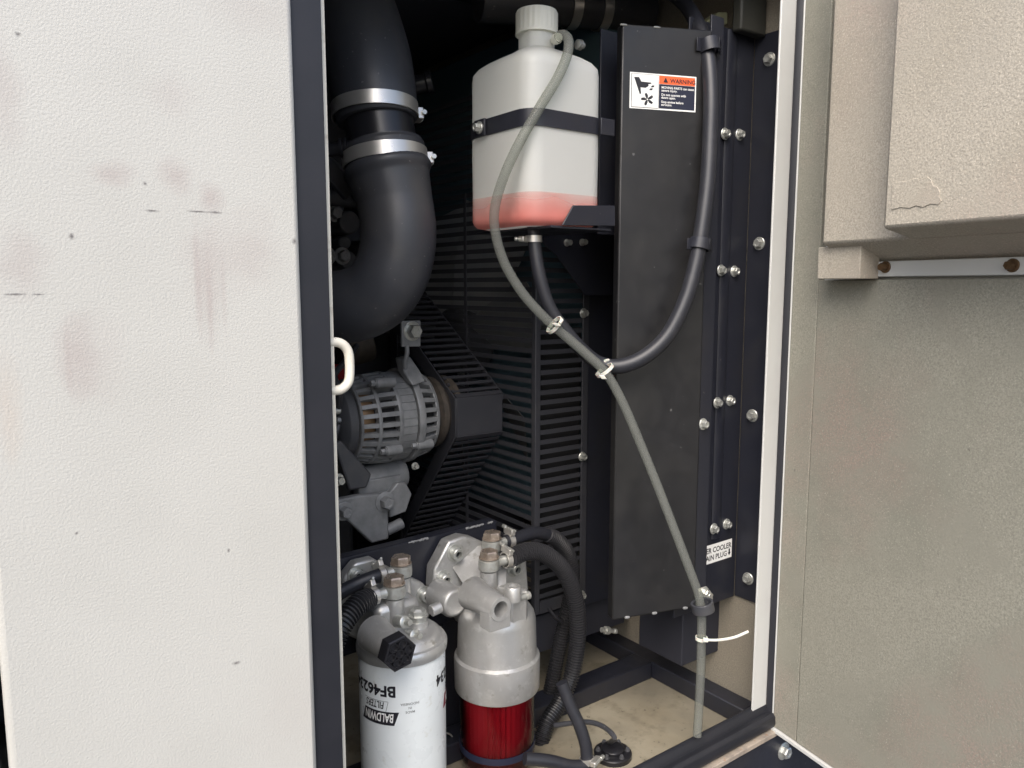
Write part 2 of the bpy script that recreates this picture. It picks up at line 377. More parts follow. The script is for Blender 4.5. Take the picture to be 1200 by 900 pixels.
mk('foam_pad', dbox(ss + .0004, W, .0002, .0123, zb + .0055, zr1), 'foam_olive', dr, FOAMB)
# upper pads: bottoms cut on a slant
n1, n2 = .055, .100
sa, za = dpx(963, 286, n1); zback = dpx(1100, 306, .012)[1]
sb, zbb = dpx(1034, 268, n2); zb2 = dpx(1062, 281, n1)[1]
za2 = dpx(1150, 276, n1)[1]
def wedge(s0, s1, nf, nb, zf, zk): return G().prism([D(s0, nb, zk), D(s0, nf, zf), D(s0, nf, TOP), D(s0, nb, TOP)], DD * (s1 - s0))
mk('foam_pad', wedge(sa, W, n1, .0003, za, zback), 'foam_tan', dr, .003)
mk('foam_pad', wedge(sb, W, n2, n1 + .0003, zbb, zb2), 'foam_tan', dr, .0035)
sc_, _ = dpx(1008, 310, .045); s0_, _ = dpx(958, 310, .045)
mk('foam_block', dbox(s0_, sc_, .0125, .045, dpx(980, 327, .045)[1], za - .003), 'foam_tan', dr, FOAMB)
# torn patch
pp = [(1046, 215), (1054, 212.5), (1062, 213), (1071, 209.5), (1080, 210), (1087, 207), (1092, 211), (1094, 217), (1099, 219), (1102, 225), (1101, 230), (1104, 235), (1100, 240), (1091, 239), (1082, 243), (1074, 241), (1066, 244), (1056, 243), (1045, 246)]
mk('foam_tear', G().prism([onP(x, y, H + DN * n2, DN) for x, y in pp], DN * .0009), 'foam_tan', dr, .0003)
rs, rz0 = dpx(1020, 325, .014); rz1 = dpx(1100, 304, .014)[1]
mk('rail', dbox(rs, W, .0002, .014, rz0 + .0005, rz1), 'white_paint', dr, .001)
for x, y in ((1038, 313), (1187, 311)): bolt(dr, onP(x, y, H + DN * .014, DN), DN, 'copper', .0048, .008)
# ------------------------------------------------------------------ radiator shroud
PD = V((math.cos(R(22.5)), -math.sin(R(22.5)), 0)); PN = V((-math.sin(R(22.5)), -math.cos(R(22.5)), 0))
PA = onY(822, 450, .68)
def P1(x, y, n=0): return onP(x, y, PA + PN * n, PN)
sh = empty('radiator_shroud', P1(765, 720), 'tall black sheet metal shroud box carrying the warning label', 'shroud')
zt, zbm = P1(780, 30).z, P1(765, 720).z
l0, l1 = P1(722, 450), P1(822, 450)
def P1b(t, z, n): q = l0 + (l1 - l0) * t + PN * n; return V((q.x, q.y, z))
zbl, zbr = P1(720, 727).z, P1(813, 712).z; ztl, ztr = P1(727, 27).z, P1(832, 35).z
mk('front_panel', G().prism([P1b(0, zbl, 0), P1b(1, zbr, 0), P1b(1, ztr, 0), P1b(0, ztl, 0)], -PN * .018), 'shroud_paint', sh, .0022)
xs1 = onY(835, 450, PA.y + .002).x
mk('side_flange', G().box((l1.x + .0005, PA.y + .002, zbr), (xs1, PA.y + .005, ztr + .02)), 'black_paint', sh, .0006)
bolt(sh, onY(823.5, 497, PA.y + .002), -Y1, r=.0056)
for x, y in ((735, 727), (767, 722), (803, 716)):        # weld spots along the bottom edge
    p = P1(x, y - 3.5, .0003); g = G(); g.lathe(p - PD * .004, PD, [(.0001, 0), (.0018, .001), (.0022, .004), (.0016, .007), (.0001, .008)], 10); mk('weld', g, 'grey_engine', sh)
for x, y in ((731, 29), (770, 32)):
    p = P1(x, y, .0002); g = G(); g.lathe(p - PD * .005, PD, [(.0001, 0), (.0012, .001), (.0014, .005), (.001, .009), (.0001, .010)], 8); mk('weld', g, 'zinc', sh)
# ---- text helper
def text2d(body, size, bold=0, align='LEFT', shear=0):
    cu = bpy.data.curves.new('t', 'FONT'); cu.body = body; cu.size = size; cu.offset = bold; cu.align_x = align; cu.shear = shear; cu.resolution_u = 3
    o = bpy.data.objects.new('t', cu); COL.objects.link(o)
    dg = bpy.context.evaluated_depsgraph_get(); me = o.evaluated_get(dg).to_mesh()
    vs = [v.co.copy() for v in me.vertices]; fs = [list(p.vertices) for p in me.polygons]
    o.evaluated_get(dg).to_mesh_clear(); bpy.data.objects.remove(o); bpy.data.curves.remove(cu)
    return vs, fs
def flat(name, vs, fs, fn, m, parent):
    g = G(); g.add([fn(v.x, v.y) for v in vs], fs); return mk(name, g, m, parent, ang=180)
# ---- warning label
LB0 = P1(737.5, 126.5, .0004); lw = (P1(815, 126.5, .0004) - LB0).dot(PD); lh = P1(737.5, 84, .0004).z - LB0.z
LT = R(.9)
def LF(k):
    def fn(a, b):
        q = LB0 + PD * (a * lw + b * lh * .0) + Z1 * (b * lh) + PN * (.0003 * k); return q + Z1 * (-a * lw * math.tan(LT) * .5)
    return fn
wl = empty('warning_label', LF(0)(.5, 0), 'rectangular warning label with orange header and cut hand symbol', 'label')
def rect(name, a0, b0, a1, b1, k, m): 
    f = LF(k); g = G().prism([f(a0, b0), f(a1, b0), f(a1, b1), f(a0, b1)], PN * .0002); return mk(name, g, m, wl)
rect('backing', 0, 0, 1, 1, 0, 'print_white')
rect('border', .022, .035, .43, .965, 1, 'print_black'); rect('symbol_field', .028, .045, .425, .955, 2, 'print_white')
rect('text_field', .436, .045, .98, .72, 1, 'print_navy'); rect('header', .436, .73, .98, .96, 1, 'orange')
def poly(name, pts, k, m): 
    f = LF(k); return mk(name, G().prism([f(a, b) for a, b in pts], PN * .0002), m, wl)
poly('hand_symbol', [(.06, .86), (.13, .87), (.165, .75), (.315, .74), (.315, .71), (.27, .69), (.275, .64), (.23, .585), (.155, .59), (.165, .42), (.148, .39)], 3, 'print_black')
for a, b in ((.335, .64), (.31, .555)): poly('finger_symbol', [(a - .025, b - .03), (a + .02, b - .02), (a + .028, b + .03), (a - .01, b + .02)], 3, 'print_black')
fc = (.262, .27)
for i in range(5):
    t = i * 1.257 + .5; c, s_ = math.cos(t), math.sin(t)
    q = [(.012, -.006), (.055, -.02), (.1, -.005), (.095, .028), (.05, .024), (.012, .012)]
    poly('fan_symbol', [(fc[0] + (x * c - y * s_) * .95, fc[1] + (x * s_ + y * c) * 1.75) for x, y in q], 3, 'print_black')
poly('alert_triangle', [(.495, .78), (.565, .78), (.53, .92)], 3, 'print_black')
def ltext(s_, a, b, h, m, k=3, bold=0.):
    vs, fs = text2d(s_, 1, bold); f = LF(k); hh = h * lh
    return flat('lettering', vs, fs, lambda x, y: f(a + x * hh / lw * 1.0, b + y * h), m, wl)
ltext('WARNING', .60, .775, .165, 'print_black', 3, .02)
for i, (s_, b) in enumerate((('MOVING PARTS can cause', .60), ('severe injury.', .52), ('Do not operate with', .40), ('doors open.', .32), ('Stop engine before', .20), ('servicing.', .12))):
    ltext(s_, .47, b, .092, 'print_white', 3, .018)
# ------------------------------------------------------------------ bolted support panel
su = empty('support_panel', V((XW - .05, YR, zbr)), 'black bolted support panel between shroud and white door post', 'panel')
zrt = onY(870, 38, YR).z; zrb = onY(848, 703, YR).z
mk('front_plate', G().box((PA.x - .01, YR, zrb), (XW - .0035, YR + .003, zrt)), 'black_paint', su, .0008)
zrr = onY(845, 629, YR).z
xb0, xb1 = onY(840, 400, YR).x, onY(852, 400, YR).x
mk('stiffener_rib', G().prism([(xb0, YR - .0003, zrr), (xb0 + .004, YR - .003, zrr), (xb1 - .004, YR - .003, zrr), (xb1, YR - .0003, zrr)], (0, 0, zrt - zrr - .001)), 'black_paint', su, .001)
mk('side_plate', G().box((XW - .003, YF + .012, onX(875, 702, XW).z), (XW - .0002, YR, onX(892, 42, XW).z)), 'black_paint', su, .0008)
for x, y in ((849, 157), (866, 158), (844.5, 317), (860, 318), (840, 472), (855, 469.5), (836, 619.5), (851, 614)):
    near = x < 850 and not (x > 849.5)
    bolt(su, onY(x, y, YR - (.003 if xb0 < onY(x, y, YR).x < xb1 else 0)), -Y1, r=.0056)
for x, y in ((902, 69.5), (890, 285.5), (882, 487), (877, 678)): bolt(su, onX(x, y, XW - .003), -X1, r=.0064)
dl = empty('drain_label', onY(845, 650, YR), 'small white drain plug label on black panel near the lower hose clip', 'label')
DZ0, DZ1 = onY(840, 657, YR).z, onY(858, 632, YR).z
DXr = onY(857.5, 640, YR - .0005).x; DXl = DXr - .075
DZ1 = onY(857.5, 631, YR).z; DZ0 = onY(857.5, 652, YR).z; dlh = DZ1 - DZ0
mk('backing', G().box((DXl, YR - .0006, DZ0), (DXr, YR - .0002, DZ1)), 'print_white', dl)
def dtext(s_, xr, zf, h):
    vs, fs = text2d(s_, 1, .02, 'RIGHT'); hh = h * dlh
    flat('lettering', vs, fs, lambda x, y: V((DXr - xr + x * hh * .95, YR - .0009, DZ0 + zf * dlh + y * hh)), 'print_black', dl)
dtext('AFTER COOLER', .002, .56, .40); dtext('DRAIN PLUG', .0115, .16, .40)
mk('arrow', G().prism([(DXr - .0075, YR - .0008, DZ0 + .5 * dlh), (DXr - .0045, YR - .0008, DZ0 + .5 * dlh), (DXr - .0045, YR - .0008, DZ0 + .3 * dlh), (DXr - .0025, YR - .0008, DZ0 + .3 * dlh), (DXr - .006, YR - .0008, DZ0 + .14 * dlh), (DXr - .0095, YR - .0008, DZ0 + .3 * dlh), (DXr - .0075, YR - .0008, DZ0 + .3 * dlh)], (0, -.0002, 0)), 'print_black', dl)
# box under the bolted panel and the rails on the floor
YG, XG = .90, .71            # fan guard front and side planes
zg0 = onY(655, 712, YG).z
rd = empty('radiator', (.85, 1.1, ZFL), 'dark finned radiator core behind the fan guard', 'radiator')
mk('core', G().box((.86, .92, zbm + .02), (.92, 1.65, TOP + .02)), 'core_blue', rd, .002)
fx0, fx1 = onY(800, 740, YR + .03).x, onY(847, 740, YR + .03).x
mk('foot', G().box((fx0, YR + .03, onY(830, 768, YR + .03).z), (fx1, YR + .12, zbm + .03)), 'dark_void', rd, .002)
mk('shade_sheet', G().box((XG - .01, YG + .012, ZFL + .075), (XW - .034, YG + .02, zg0 - .0105)), 'dark_void', rd)  # dark sheet added in place of the shade below the guard
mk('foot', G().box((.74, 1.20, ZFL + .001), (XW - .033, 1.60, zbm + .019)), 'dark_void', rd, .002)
mk('floor_rail', G().box((XW - .032, YF + .03, ZFL + .0005), (XW, 1.65, ZFL + .028)), 'black_paint', bevel=.002, label='black floor rail along the foot of the tan side wall', cat='rail')
yb = onZ(725, 812, ZFL).y
mk('cross_rail', G().box((.2, yb, ZFL + .0005), (XW - .033, yb + .04, ZFL + .03)), 'black_paint', bevel=.002, label='black cross rail on the floor below the fan guard', cat='rail')
# top right corner bits
ob = onY(853, 22, .70)
g = G().prism([onY(828, 25, .71), onY(843, 14, .71), onY(852.5, 14.5, .71), onY(852.5, 28, .71), onY(846, 30.5, .71), onY(829, 29.5, .71)], (0, .015, 0))
mk('square_plug', g, 'olive', bevel=.001, label='small olive metal block above the upper hose clip', cat='block')
mk('top_duct', G().box((onY(869, 20, .690).x, .690, onY(890, 41, .690).z), (XW - .004, .706, TOP)), 'olive_dark', bevel=.003, label='dark olive panel at the top beside the white post', cat='panel')
# ------------------------------------------------------------------ fan guard
gd = empty('fan_guard', (XG, YG, ZFL), 'black slotted fan guard cage behind the coolant bottle', 'guard')
zg1 = onY(655, 215, YG).z
xg1 = onY(681, 450, YG).x
mk('corner_post', G().box((XG - .002, YG - .002, zg0), (XG + .008, YG + .008, zg1)), 'guard_paint', gd, .001)
mk('edge_post', G().box((xg1, YG - .003, zg0), (xg1 + .012, YG, zg1)), 'guard_paint', gd, .0008)
mk('end_plate', G().box((xg1 + .0125, YG - .001, zg0 - .01), (.93, YG + .002, zg1)), 'black_paint', gd, .0008)
mk('bottom_bar', G().box((XG + .0085, YG - .002, zg0), (xg1 - .0005, YG + .001, zg0 + .02)), 'guard_paint', gd)
for x, y in ((683.5, 367), (682, 535), (681, 697)): bolt(gd, onY(x, y, YG - .003), -Y1, r=.0052, h=.007)
PIT = .0152
a, b_ = XG + .0082, xg1 - .0002
slat = None; k = 0; z = zg0 + .028
ztop = onY(655, 285, YG).z
while z < ztop:
    c = V(((a + b_) / 2, YG, z))
    if slat is None: slat = mk('slat', G().box(c - V(((b_ - a) / 2, .0008, .0034)), c + V(((b_ - a) / 2, .0008, .0034))), 'guard_paint', gd)
    else: inst('slat', slat, c, gd)
    z += PIT
mk('gap_shade', G().box((XG + .012, YG + .014, zg0), (xg1 + .01, YG + .016, onY(655, 385, YG).z)), 'core_dark', gd)  # dark plate added so the slat gaps read as deep shade
Y2 = 1.33
slat2 = None; z = zg0 + .03
mk('side_post', G().box((XG - .0015, 1.085, zg0), (XG - .0003, 1.092, zg1)), 'guard_paint', gd)
mk('side_post', G().box((XG - .0015, Y2, zg0), (XG + .004, Y2 + .03, zg1)), 'guard_paint', gd)
while z < CZ + .30:
    c = V((XG + .001, (YG + .0085 + Y2) / 2, z)); hl = (Y2 - YG - .0087) / 2
    if slat2 is None: slat2 = mk('slat', G().box(c - V((.0008, hl, .0036)), c + V((.0008, hl, .0036))), 'guard_paint', gd)
    else: inst('slat', slat2, c, gd)
    z += PIT
# gusset below the bottle
gp = [(612, 262), (716, 262), (717, 346), (686, 346), (652, 299)]
gx = empty('bottle_bracket', onY(690, 345, .855), 'black metal bracket with strap and tray holding the coolant bottle', 'bracket')
mk('gusset_plate', G().prism([onY(x, y, .868) for x, y in gp], (0, .003, 0)), 'black_paint', gx, .0006)
for x, y in ((664, 284.5), (682, 284)): bolt(gx, onY(x, y, .868), -Y1, r=.0045, h=.008, washer=1.2)
# ------------------------------------------------------------------ cooling fan
fn = empty('cooling_fan', (.80, 1.22, CZ - .08), 'grey bladed cooling fan inside the guard', 'fan')
fcen = V((.79, 1.22, CZ - .10))
mk('hub', G().cyl(fcen - X1 * .03, fcen + X1 * .03, .06, seg=28), 'dark_engine', fn, .004)
for i in range(7):
    t = 2 * math.pi * i / 7 + .25; e = Y1 * math.cos(t) + Z1 * math.sin(t); q = X1.cross(e)
    ps = []
    for rr, wd, tw in ((.058, .035, .9), (.14, .055, .7), (.25, .07, .5)):
        d = q * math.cos(tw) + X1 * math.sin(tw); ps.append((fcen + e * rr - d * wd, fcen + e * rr + d * wd))
    nrm = X1 * .0015
    g = G().add([p for a_ in ps for p in a_] + [p + nrm for a_ in ps for p in a_], [[0, 1, 3, 2], [2, 3, 5, 4], [6, 8, 9, 7], [8, 10, 11, 9], [0, 6, 7, 1], [4, 5, 11, 10], [0, 2, 8, 6], [2, 4, 10, 8], [1, 7, 9, 3], [3, 9, 11, 5]])
    mk('blade', g, 'fan_blade', fn)
# ------------------------------------------------------------------ belt guard
XB0, XB1, YB = .621, .7065, .98
bg = empty('belt_guard', (XB0, YB, CZ - .3), 'black slotted belt guard box right of the alternator', 'guard')
zf1 = zat(XB0, YB, 467); zf0 = zat(XB0, YB, 512)
yu, zu = 1.25, zf1 + .66 * (1.25 - YB)
yl, zl = 1.15, zf0 - 1.2 * (1.15 - YB)
mk('front_plate', G().box((XB0, YB, zf0), (XB1, YB + .003, zf1)), 'guard_paint', bg, .0008)
def side(xx):
    o = [(YB, zf0), (YB, zf1), (yu, zu), (yu, zu - .035), (YB + .022, zf1 - .012), (YB + .022, zf0 + .012), (yl, zl + .035), (yl, zl)]
    return [(xx, y_, z_) for y_, z_ in o]
mk('side_plate', G().prism(side(XB0 - .003), (.0025, 0, 0)), 'guard_paint', bg, .0006)
mk('edge_bar', G().prism([(XB1 + .0005, YB + .001, zf1), (XB1 + .0005, yu, zu), (XB1 + .0005, yu, zu - .009), (XB1 + .0005, YB + .001, zf1 - .009)], (.002, 0, 0)), 'guard_paint', bg)
us = V((0, yu - YB, zu - zf1)); ls = V((0, yl - YB, zl - zf0))
s3 = None
for base, vec, mar in ((V((0, YB, zf1)), us, .012), (V((0, YB, zf0)), ls, .010)):
    L = vec.length; d = vec / L; k = mar; s3 = None
    mk('slope_edge', G().obox(base + V(((XB0 + XB1) / 2, 0, 0)) + d * .0045 + d.cross(X1) * 0, X1 * ((XB1 - XB0) / 2 - .0002), d * .0042, d.cross(X1) * .0012), 'guard_paint', bg)
    k = .0165
    while k < L:
        c = base + d * k + V(((XB0 + XB1) / 2, 0, 0))
        if s3 is None: s3 = mk('slat', G().obox(c, X1 * ((XB1 - XB0) / 2 - .0002), d * .0030, d.cross(X1) * .0008), 'guard_paint', bg)
        else: inst('slat', s3, c, bg)
        k += .0160
# ------------------------------------------------------------------ engine
en = empty('engine_block', (.3, 1.35, ZFL), 'dark grey engine block in the shade behind the big rubber pipe', 'engine')
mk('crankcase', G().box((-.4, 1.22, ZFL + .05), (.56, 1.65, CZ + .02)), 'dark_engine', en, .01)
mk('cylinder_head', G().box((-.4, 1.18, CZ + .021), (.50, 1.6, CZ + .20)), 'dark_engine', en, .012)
def ey(x, y, Y=1.12): return onY(x, y, Y)
for x, y, r, dd in ((400, 262, .020, .03), (402, 305, .016, .02), (418, 292, .014, .035), (398, 285, .012, .02), (425, 250, .02, .05)):
    p = ey(x, y); mk('casting_boss', G().cyl(p + Y1 * .03, p - Y1 * dd, r, r * .85, 18), 'dark_engine', en, .002)
for x, y in ((401, 300), (392, 250), (384, 300)): bolt(en, ey(x, y, 1.098), -Y1, 'grey_engine', .009, .010)
mk('coolant_pipe', G().tube(smooth_path([ey(340, 232, 1.1), ey(395, 231, 1.1), ey(425, 235, 1.12)]), .0145, 16), 'dark_engine', en)
mk('manifold_cover', G().obox(ey(395, 208, 1.10), V((.035, 0, -.025)), V((0, .02, 0)), V((.008, 0, .011))), 'dark_engine', en, .003)
mk('red_cap', G().lathe(ey(386, 440, 1.16), -Y1, [(.02, 0), (.02, .02), (.017, .024)], 20), 'red_plastic', en)
mk('starter_body', G().cyl(ey(432, 403, 1.15), ey(400, 412, 1.15), .028, seg=24), 'rusty', en, .003)
# ------------------------------------------------------------------ alternator (axis along x)
AY = 1.035; AZ = zat(.52, AY, 489); AR = .068
def AX(px): d = ray(px, 490); p = onY(px, 490, AY - AR * .85); return p.x
ax0, ax1, ax2, ax3, ax4 = AX(424), AX(444), AX(470), AX(487), AX(512)
al = empty('alternator', (ax2, AY, AZ - AR), 'grey finned alternator with slotted housing left of the belt guard', 'alternator')
def alx(x): return V((x, AY, AZ))
mk('rotor_core', G().lathe(alx(ax0), X1, [(AR * .80, .003), (AR * .80, ax4 - ax0)], 32), 'core_dark', al)
mk('winding', G().lathe(alx(ax0 + .004), X1, [(AR * .805, 0), (AR * .815, .002), (AR * .815, .016), (AR * .805, .018)], 40), 'copper', al)
def slots(g, xa, xb, n, r, a_off=0, fill=.52, r2=None):
    for i in range(n):
        a0 = 2 * math.pi * i / n + a_off; h = math.pi / n * fill
        vs = []
        for x, r_ in ((xa, r), (xb, r2 or r)):
            for rr in (r_ * .82, r_):
                for t in (a0 - h, a0 + h): vs.append(V((x, AY + math.cos(t) * rr, AZ + math.sin(t) * rr)))
        g.add(vs, [[0, 1, 3, 2], [4, 6, 7, 5], [0, 4, 5, 1], [2, 3, 7, 6], [0, 2, 6, 4], [1, 5, 7, 3]])
def ring(g, xa, xb, r, seg=48, ri=.8): g.lathe(alx(xa), X1, [(r * ri, 0), (r * .99, .0002), (r, .0015), (r, xb - xa - .0015), (r * .99, xb - xa - .0002), (r * ri, xb - xa)], seg)
g = G(); N = 28
slots(g, ax0, ax1 - .002, N, AR * .88, 0, .44, AR * .95); ring(g, ax1 - .003, ax1 + .003, AR * .97)
slots(g, ax1 + .002, ax2 - .006, N, AR * .97, 0, .44, AR * 1.0); ring(g, ax2 - .007, ax2, AR * 1.01)
g.lathe(alx(ax0 - .001), X1, [(AR * .5, 0), (AR * .86, .0003), (AR * .9, .003), (AR * .8, .005)], 40)
mk('rear_bracket', g, 'grey_engine', al, ang=30)
g = G(); ring(g, ax2 + .0002, ax3 - .001, AR * .97); slots(g, ax2 + .0004, ax3 - .0012, 36, AR * .985, 0, .9)
mk('stator_ring', g, 'grey_engine', al, ang=30)
g = G(); ring(g, ax3, ax3 + .011, AR * 1.06); slots(g, ax3 + .009, ax4, N, AR * 1.03, 0, .44, AR * .93); ring(g, ax4 - .003, ax4 + .003, AR * .93)
g.lathe(alx(ax4), X1, [(AR * .95, 0), (AR * .7, .012), (AR * .4, .016)], 40)
mk('front_bracket', g, 'grey_engine', al, ang=30)
g = G().lathe(alx(ax4 + .004), X1, [(.028, 0), (.05, .010), (.055, .012), (.055, .02), (.05, .022), (.045, .03), (.05, .036), (.055, .038), (.055, .046)], 40)
mk('pulley', g, 'rusty', al, ang=30)
g = G().lathe(alx(ax0 - .002), -X1, [(AR * .80, 0), (AR * .80, .012), (AR * .66, .020), (AR * .3, .024)], 36)
rc = mk('rear_cover', g, 'dark_engine', al, .001)
for t in (.5, 1.7, 2.9, 4.1, 5.2):
    p = alx(ax0 - .02) + V((0, math.cos(t), math.sin(t))) * AR * .55; bolt(rc, p, -X1, 'grey_engine', .0045, .006, washer=1.2)
# through bolts and lugs
for px0, px1, py, nm in ((440, 462, 449, 'lug'), (452, 470, 529, 'lug'), (488, 506, 522, 'lug')):
    p0, p1 = onY(px0, py, AY - AR * .86), onY(px1, py, AY - AR * .86); p1.z = p0.z; p1.y = p0.y
    mk(nm, G().cyl(p0, p1, .0075, seg=18), 'grey_engine', al, .001)
    bolt(al, p0, -X1, 'grey_engine', .0045, .006, washer=1.3)
p0, p1 = onY(474, 428, AY - .02), onY(497, 452, AY - AR * .8)
mk('top_lug', G().prism([onY(470, 420, AY - .03), onY(481, 418, AY - .03), onY(492, 434, AY - .045), onY(499, 447, AY - .055), onY(484, 452, AY - .06), onY(474, 436, AY - .045)], (.0, .02, .0)), 'grey_engine', al, .002)
mk('cable', G().tube(smooth_path([alx(ax0 - .022) + V((0, -.03, .02)), dep(398, 458, 1.06), dep(392, 440, 1.07), dep(404, 424, 1.09), dep(418, 405, 1.12)], 6), .0045, 10), 'rubber', al)
mk('cable', G().tube(smooth_path([alx(ax0 - .022) + V((0, -.02, -.01)), dep(396, 500, 1.05), dep(388, 530, 1.06), dep(380, 560, 1.08)], 6), .0035, 10), 'rubber', al)
mk('terminal', G().cyl(alx(ax0 - .018) + V((0, -.034, .022)), alx(ax0 - .030) + V((0, -.034, .022)), .005, seg=12), 'zinc', al)
# adjuster strap with bolt
st = empty('adjuster_strap', onY(483, 420, AY - .03), 'grey metal tab with large bolt above the alternator', 'bracket')
mk('tab', G().prism([onY(470.5, 376, .985), onY(493, 375.5, .985), onY(493, 406, .985), onY(471, 406.5, .985)], (0, .005, 0)), 'grey_engine', st, .001)
mk('stem', G().tube(smooth_path([onY(476.5, 405, .987), onY(477, 414, .987), onY(474.5, 424, .99), onY(475, 432, .995)], 4), .0035, 10), 'grey_engine', st)
bolt(st, onY(483, 388, .985), -Y1, 'zinc', .0105, .012, washer=1.35)
# lower bracket
br = empty('alternator_bracket', onY(430, 640, 1.0), 'grey cast alternator bracket bolted below the alternator', 'bracket')
mk('pivot_tube', G().cyl(onY(418, 566, 1.03), onY(472, 553, 1.03) , .022, seg=28), 'grey_engine', br, .002)
mk('web', G().prism([onY(x, y, 1.005) for x, y in ((420, 565), (470, 556), (471, 590), (452, 600), (421, 585))], (0, .02, 0)), 'grey_engine', br, .002)
mk('foot_plate', G().prism([onY(x, y, .985) for x, y in ((391, 588), (396, 586), (420, 581), (455, 578), (456, 632), (436, 637), (404, 607), (393, 606))], (0, .014, 0)), 'grey_engine', br, .0025)
mk('block', G().prism([onY(x, y, .995) for x, y in ((456, 578), (466, 566), (476, 566), (483, 579), (476, 600), (457, 607))], (0, .04, 0)), 'grey_engine', br, .002)
mk('spigot', G().cyl(onY(452, 622, 1.0), onY(471, 613, 1.0), .0085, seg=18), 'grey_engine', br, .001)
for x, y, r in ((451, 588, .0095), (403, 599, .0085)): bolt(br, onY(x, y, .985), -Y1, 'grey_engine', r, .012, washer=1.6)
bolt(br, onY(396, 562, .99), -Y1, 'zinc', .006, .012); bolt(br, onY(486, 546, .99), -Y1, 'zinc', .004, .006)
g = G().prism([onY(x, y, .992) for x, y in ((392, 520), (400, 516), (436, 556), (430, 572), (410, 575))], (0, .012, 0))
mk('support_arm', g, 'dark_engine', br, .003)
# ------------------------------------------------------------------ big rubber intake pipe
def pth(l, n=10): return smooth_path([dep(x, y, d) for x, y, d in l], n)
ip = empty('intake_pipe', dep(450, 400, 1.0), 'wide black rubber intake pipe elbow with two steel band clamps', 'pipe')
px_r = lambda d, q: q * d / F
up = pth([(345, -120, 1.03), (388, -50, 1.01), (412, 10, .99), (428, 60, .98), (437, 105, .975), (441, 135, .975), (442, 143, .975)])
mk('upper_elbow', G().tube(up, lambda t: .0555 - .006 * max(0, t - .55) / .45 + (-.002 if t > .985 else 0), 40), 'rubber', ip, ang=60)
sp = pth([(441, 125, .975), (446, 155, .975), (452, 195, .975)], 4)
mk('sleeve', G().tube(sp, .0435, 40), 'plastic_black', ip)
lo = pth([(449, 170, .975), (452.5, 190, .975), (457, 212, .975), (463, 238, .975), (467, 268, .975), (465, 298, .978), (456, 325, .982), (439, 346, .99), (413, 358, 1.0), (380, 361, 1.02), (330, 362, 1.06), (270, 362, 1.12)])
def lor(t):
    if t < .012: return .0495
    if t < .10: return .0515
    if t < .17: return .0515 + .004 * math.sin((t - .10) / .07 * math.pi)
    return .0515 - .0040 * min(1, (t - .17) / .10)
mk('lower_elbow', G().tube(lo, lor, 40), 'rubber', ip, ang=60)
def hclamp(parent, c, ax, r, wd, a_s, name='band_clamp', scr=.0055):
    o = mk(name, G().band(c, ax, r, wd, .0016, 56), 'stainless', parent)
    u, v, d = frame(V(ax)); e = u * math.cos(a_s) + v * math.sin(a_s); tg = d.cross(e)
    p = V(c) + e * (r + .004)
    mk('clamp_housing', G().obox(p, tg * .010, e * .0042, d * (wd * .45)), 'stainless', o, .001)
    mk('clamp_screw', G().lathe(p + e * .004 - tg * .012, tg, [(scr * .5, -.004), (scr, -.003), (scr, .004), (scr * .6, .0045), (scr * .55, .026)], 12), 'zinc', o)
    return o
def near_angle(c, ax, px):   # angle round the band whose point projects nearest a pixel
    u, v, d = frame(V(ax)); best = None
    for k in range(180):
        a = k * math.pi / 90; p = V(c) + (u * math.cos(a) + v * math.sin(a)) * px[2] - C0
        f = p.dot(FW); x = 600 + F * p.dot(RT) / f; y = 450 - F * p.dot(UP) / f; q = (x - px[0]) ** 2 + (y - px[1]) ** 2
        if best is None or q < best[0]: best = (q, a)
    return best[1]
for (x, y, r), ta, (sx, sy) in (((439.5, 131, .0530), (440, 105, 444, 160), (488, 136)), ((451.5, 187.5, .0522), (449, 165, 455, 215), (500, 188))):
    c = dep(x, y, .975); ax = dep(ta[2], ta[3], .975) - dep(ta[0], ta[1], .975)
    hclamp(ip, c, ax, r, .0165, near_angle(c, ax, (sx, sy, r)))
# ------------------------------------------------------------------ temperature sensor beside the pipe
se = empty('sensor_plug', dep(395, 175, 1.0), 'black ribbed sensor plug with wire left of the pipe sleeve', 'sensor')
a, b2 = dep(416, 172, .955), dep(380, 177, .955); d = (b2 - a)
g = G().lathe(a, d, [(.009, 0), (.009, .008), (.0125, .0085), (.0125, .011), (.0095, .0115), (.0095, .014), (.0125, .0145), (.0125, .018), (.0085, .0185), (.0085, .034)], 20)
mk('body', g, 'plastic_black', se, ang=30)
mk('boot', G().tube(smooth_path([dep(383, 176, .955), dep(376, 165, .95), dep(372, 148, .95), dep(366, 120, .95)], 5), .0075, 14), 'rubber', se)
mk('nut', G().cyl(dep(384, 182, .945), dep(376, 183, .945), .0045, seg=6), 'zinc', se)
mk('bracket_arm', G().obox(dep(386, 200, 1.02), V((.03, 0, -.028)), V((0, .006, 0)), V((.008, 0, .009))), 'dark_engine', se, .002)
cn = empty('wiring_connector', dep(492, 100, 1.15), 'small black wiring connector in the dark right of the pipe', 'connector')
mk('body', G().cyl(dep(478, 102, 1.15), dep(500, 97, 1.15), .014, seg=20), 'plastic_black', cn, .002)
mk('collar', G().cyl(dep(499, 97.3, 1.15), dep(507, 95.5, 1.15), .0165, seg=20), 'plastic_black', cn, .002)
mk('cable', G().tube(smooth_path([dep(478, 102, 1.15), dep(455, 110, 1.18), dep(420, 140, 1.25)], 5), .007, 12), 'rubber', cn)
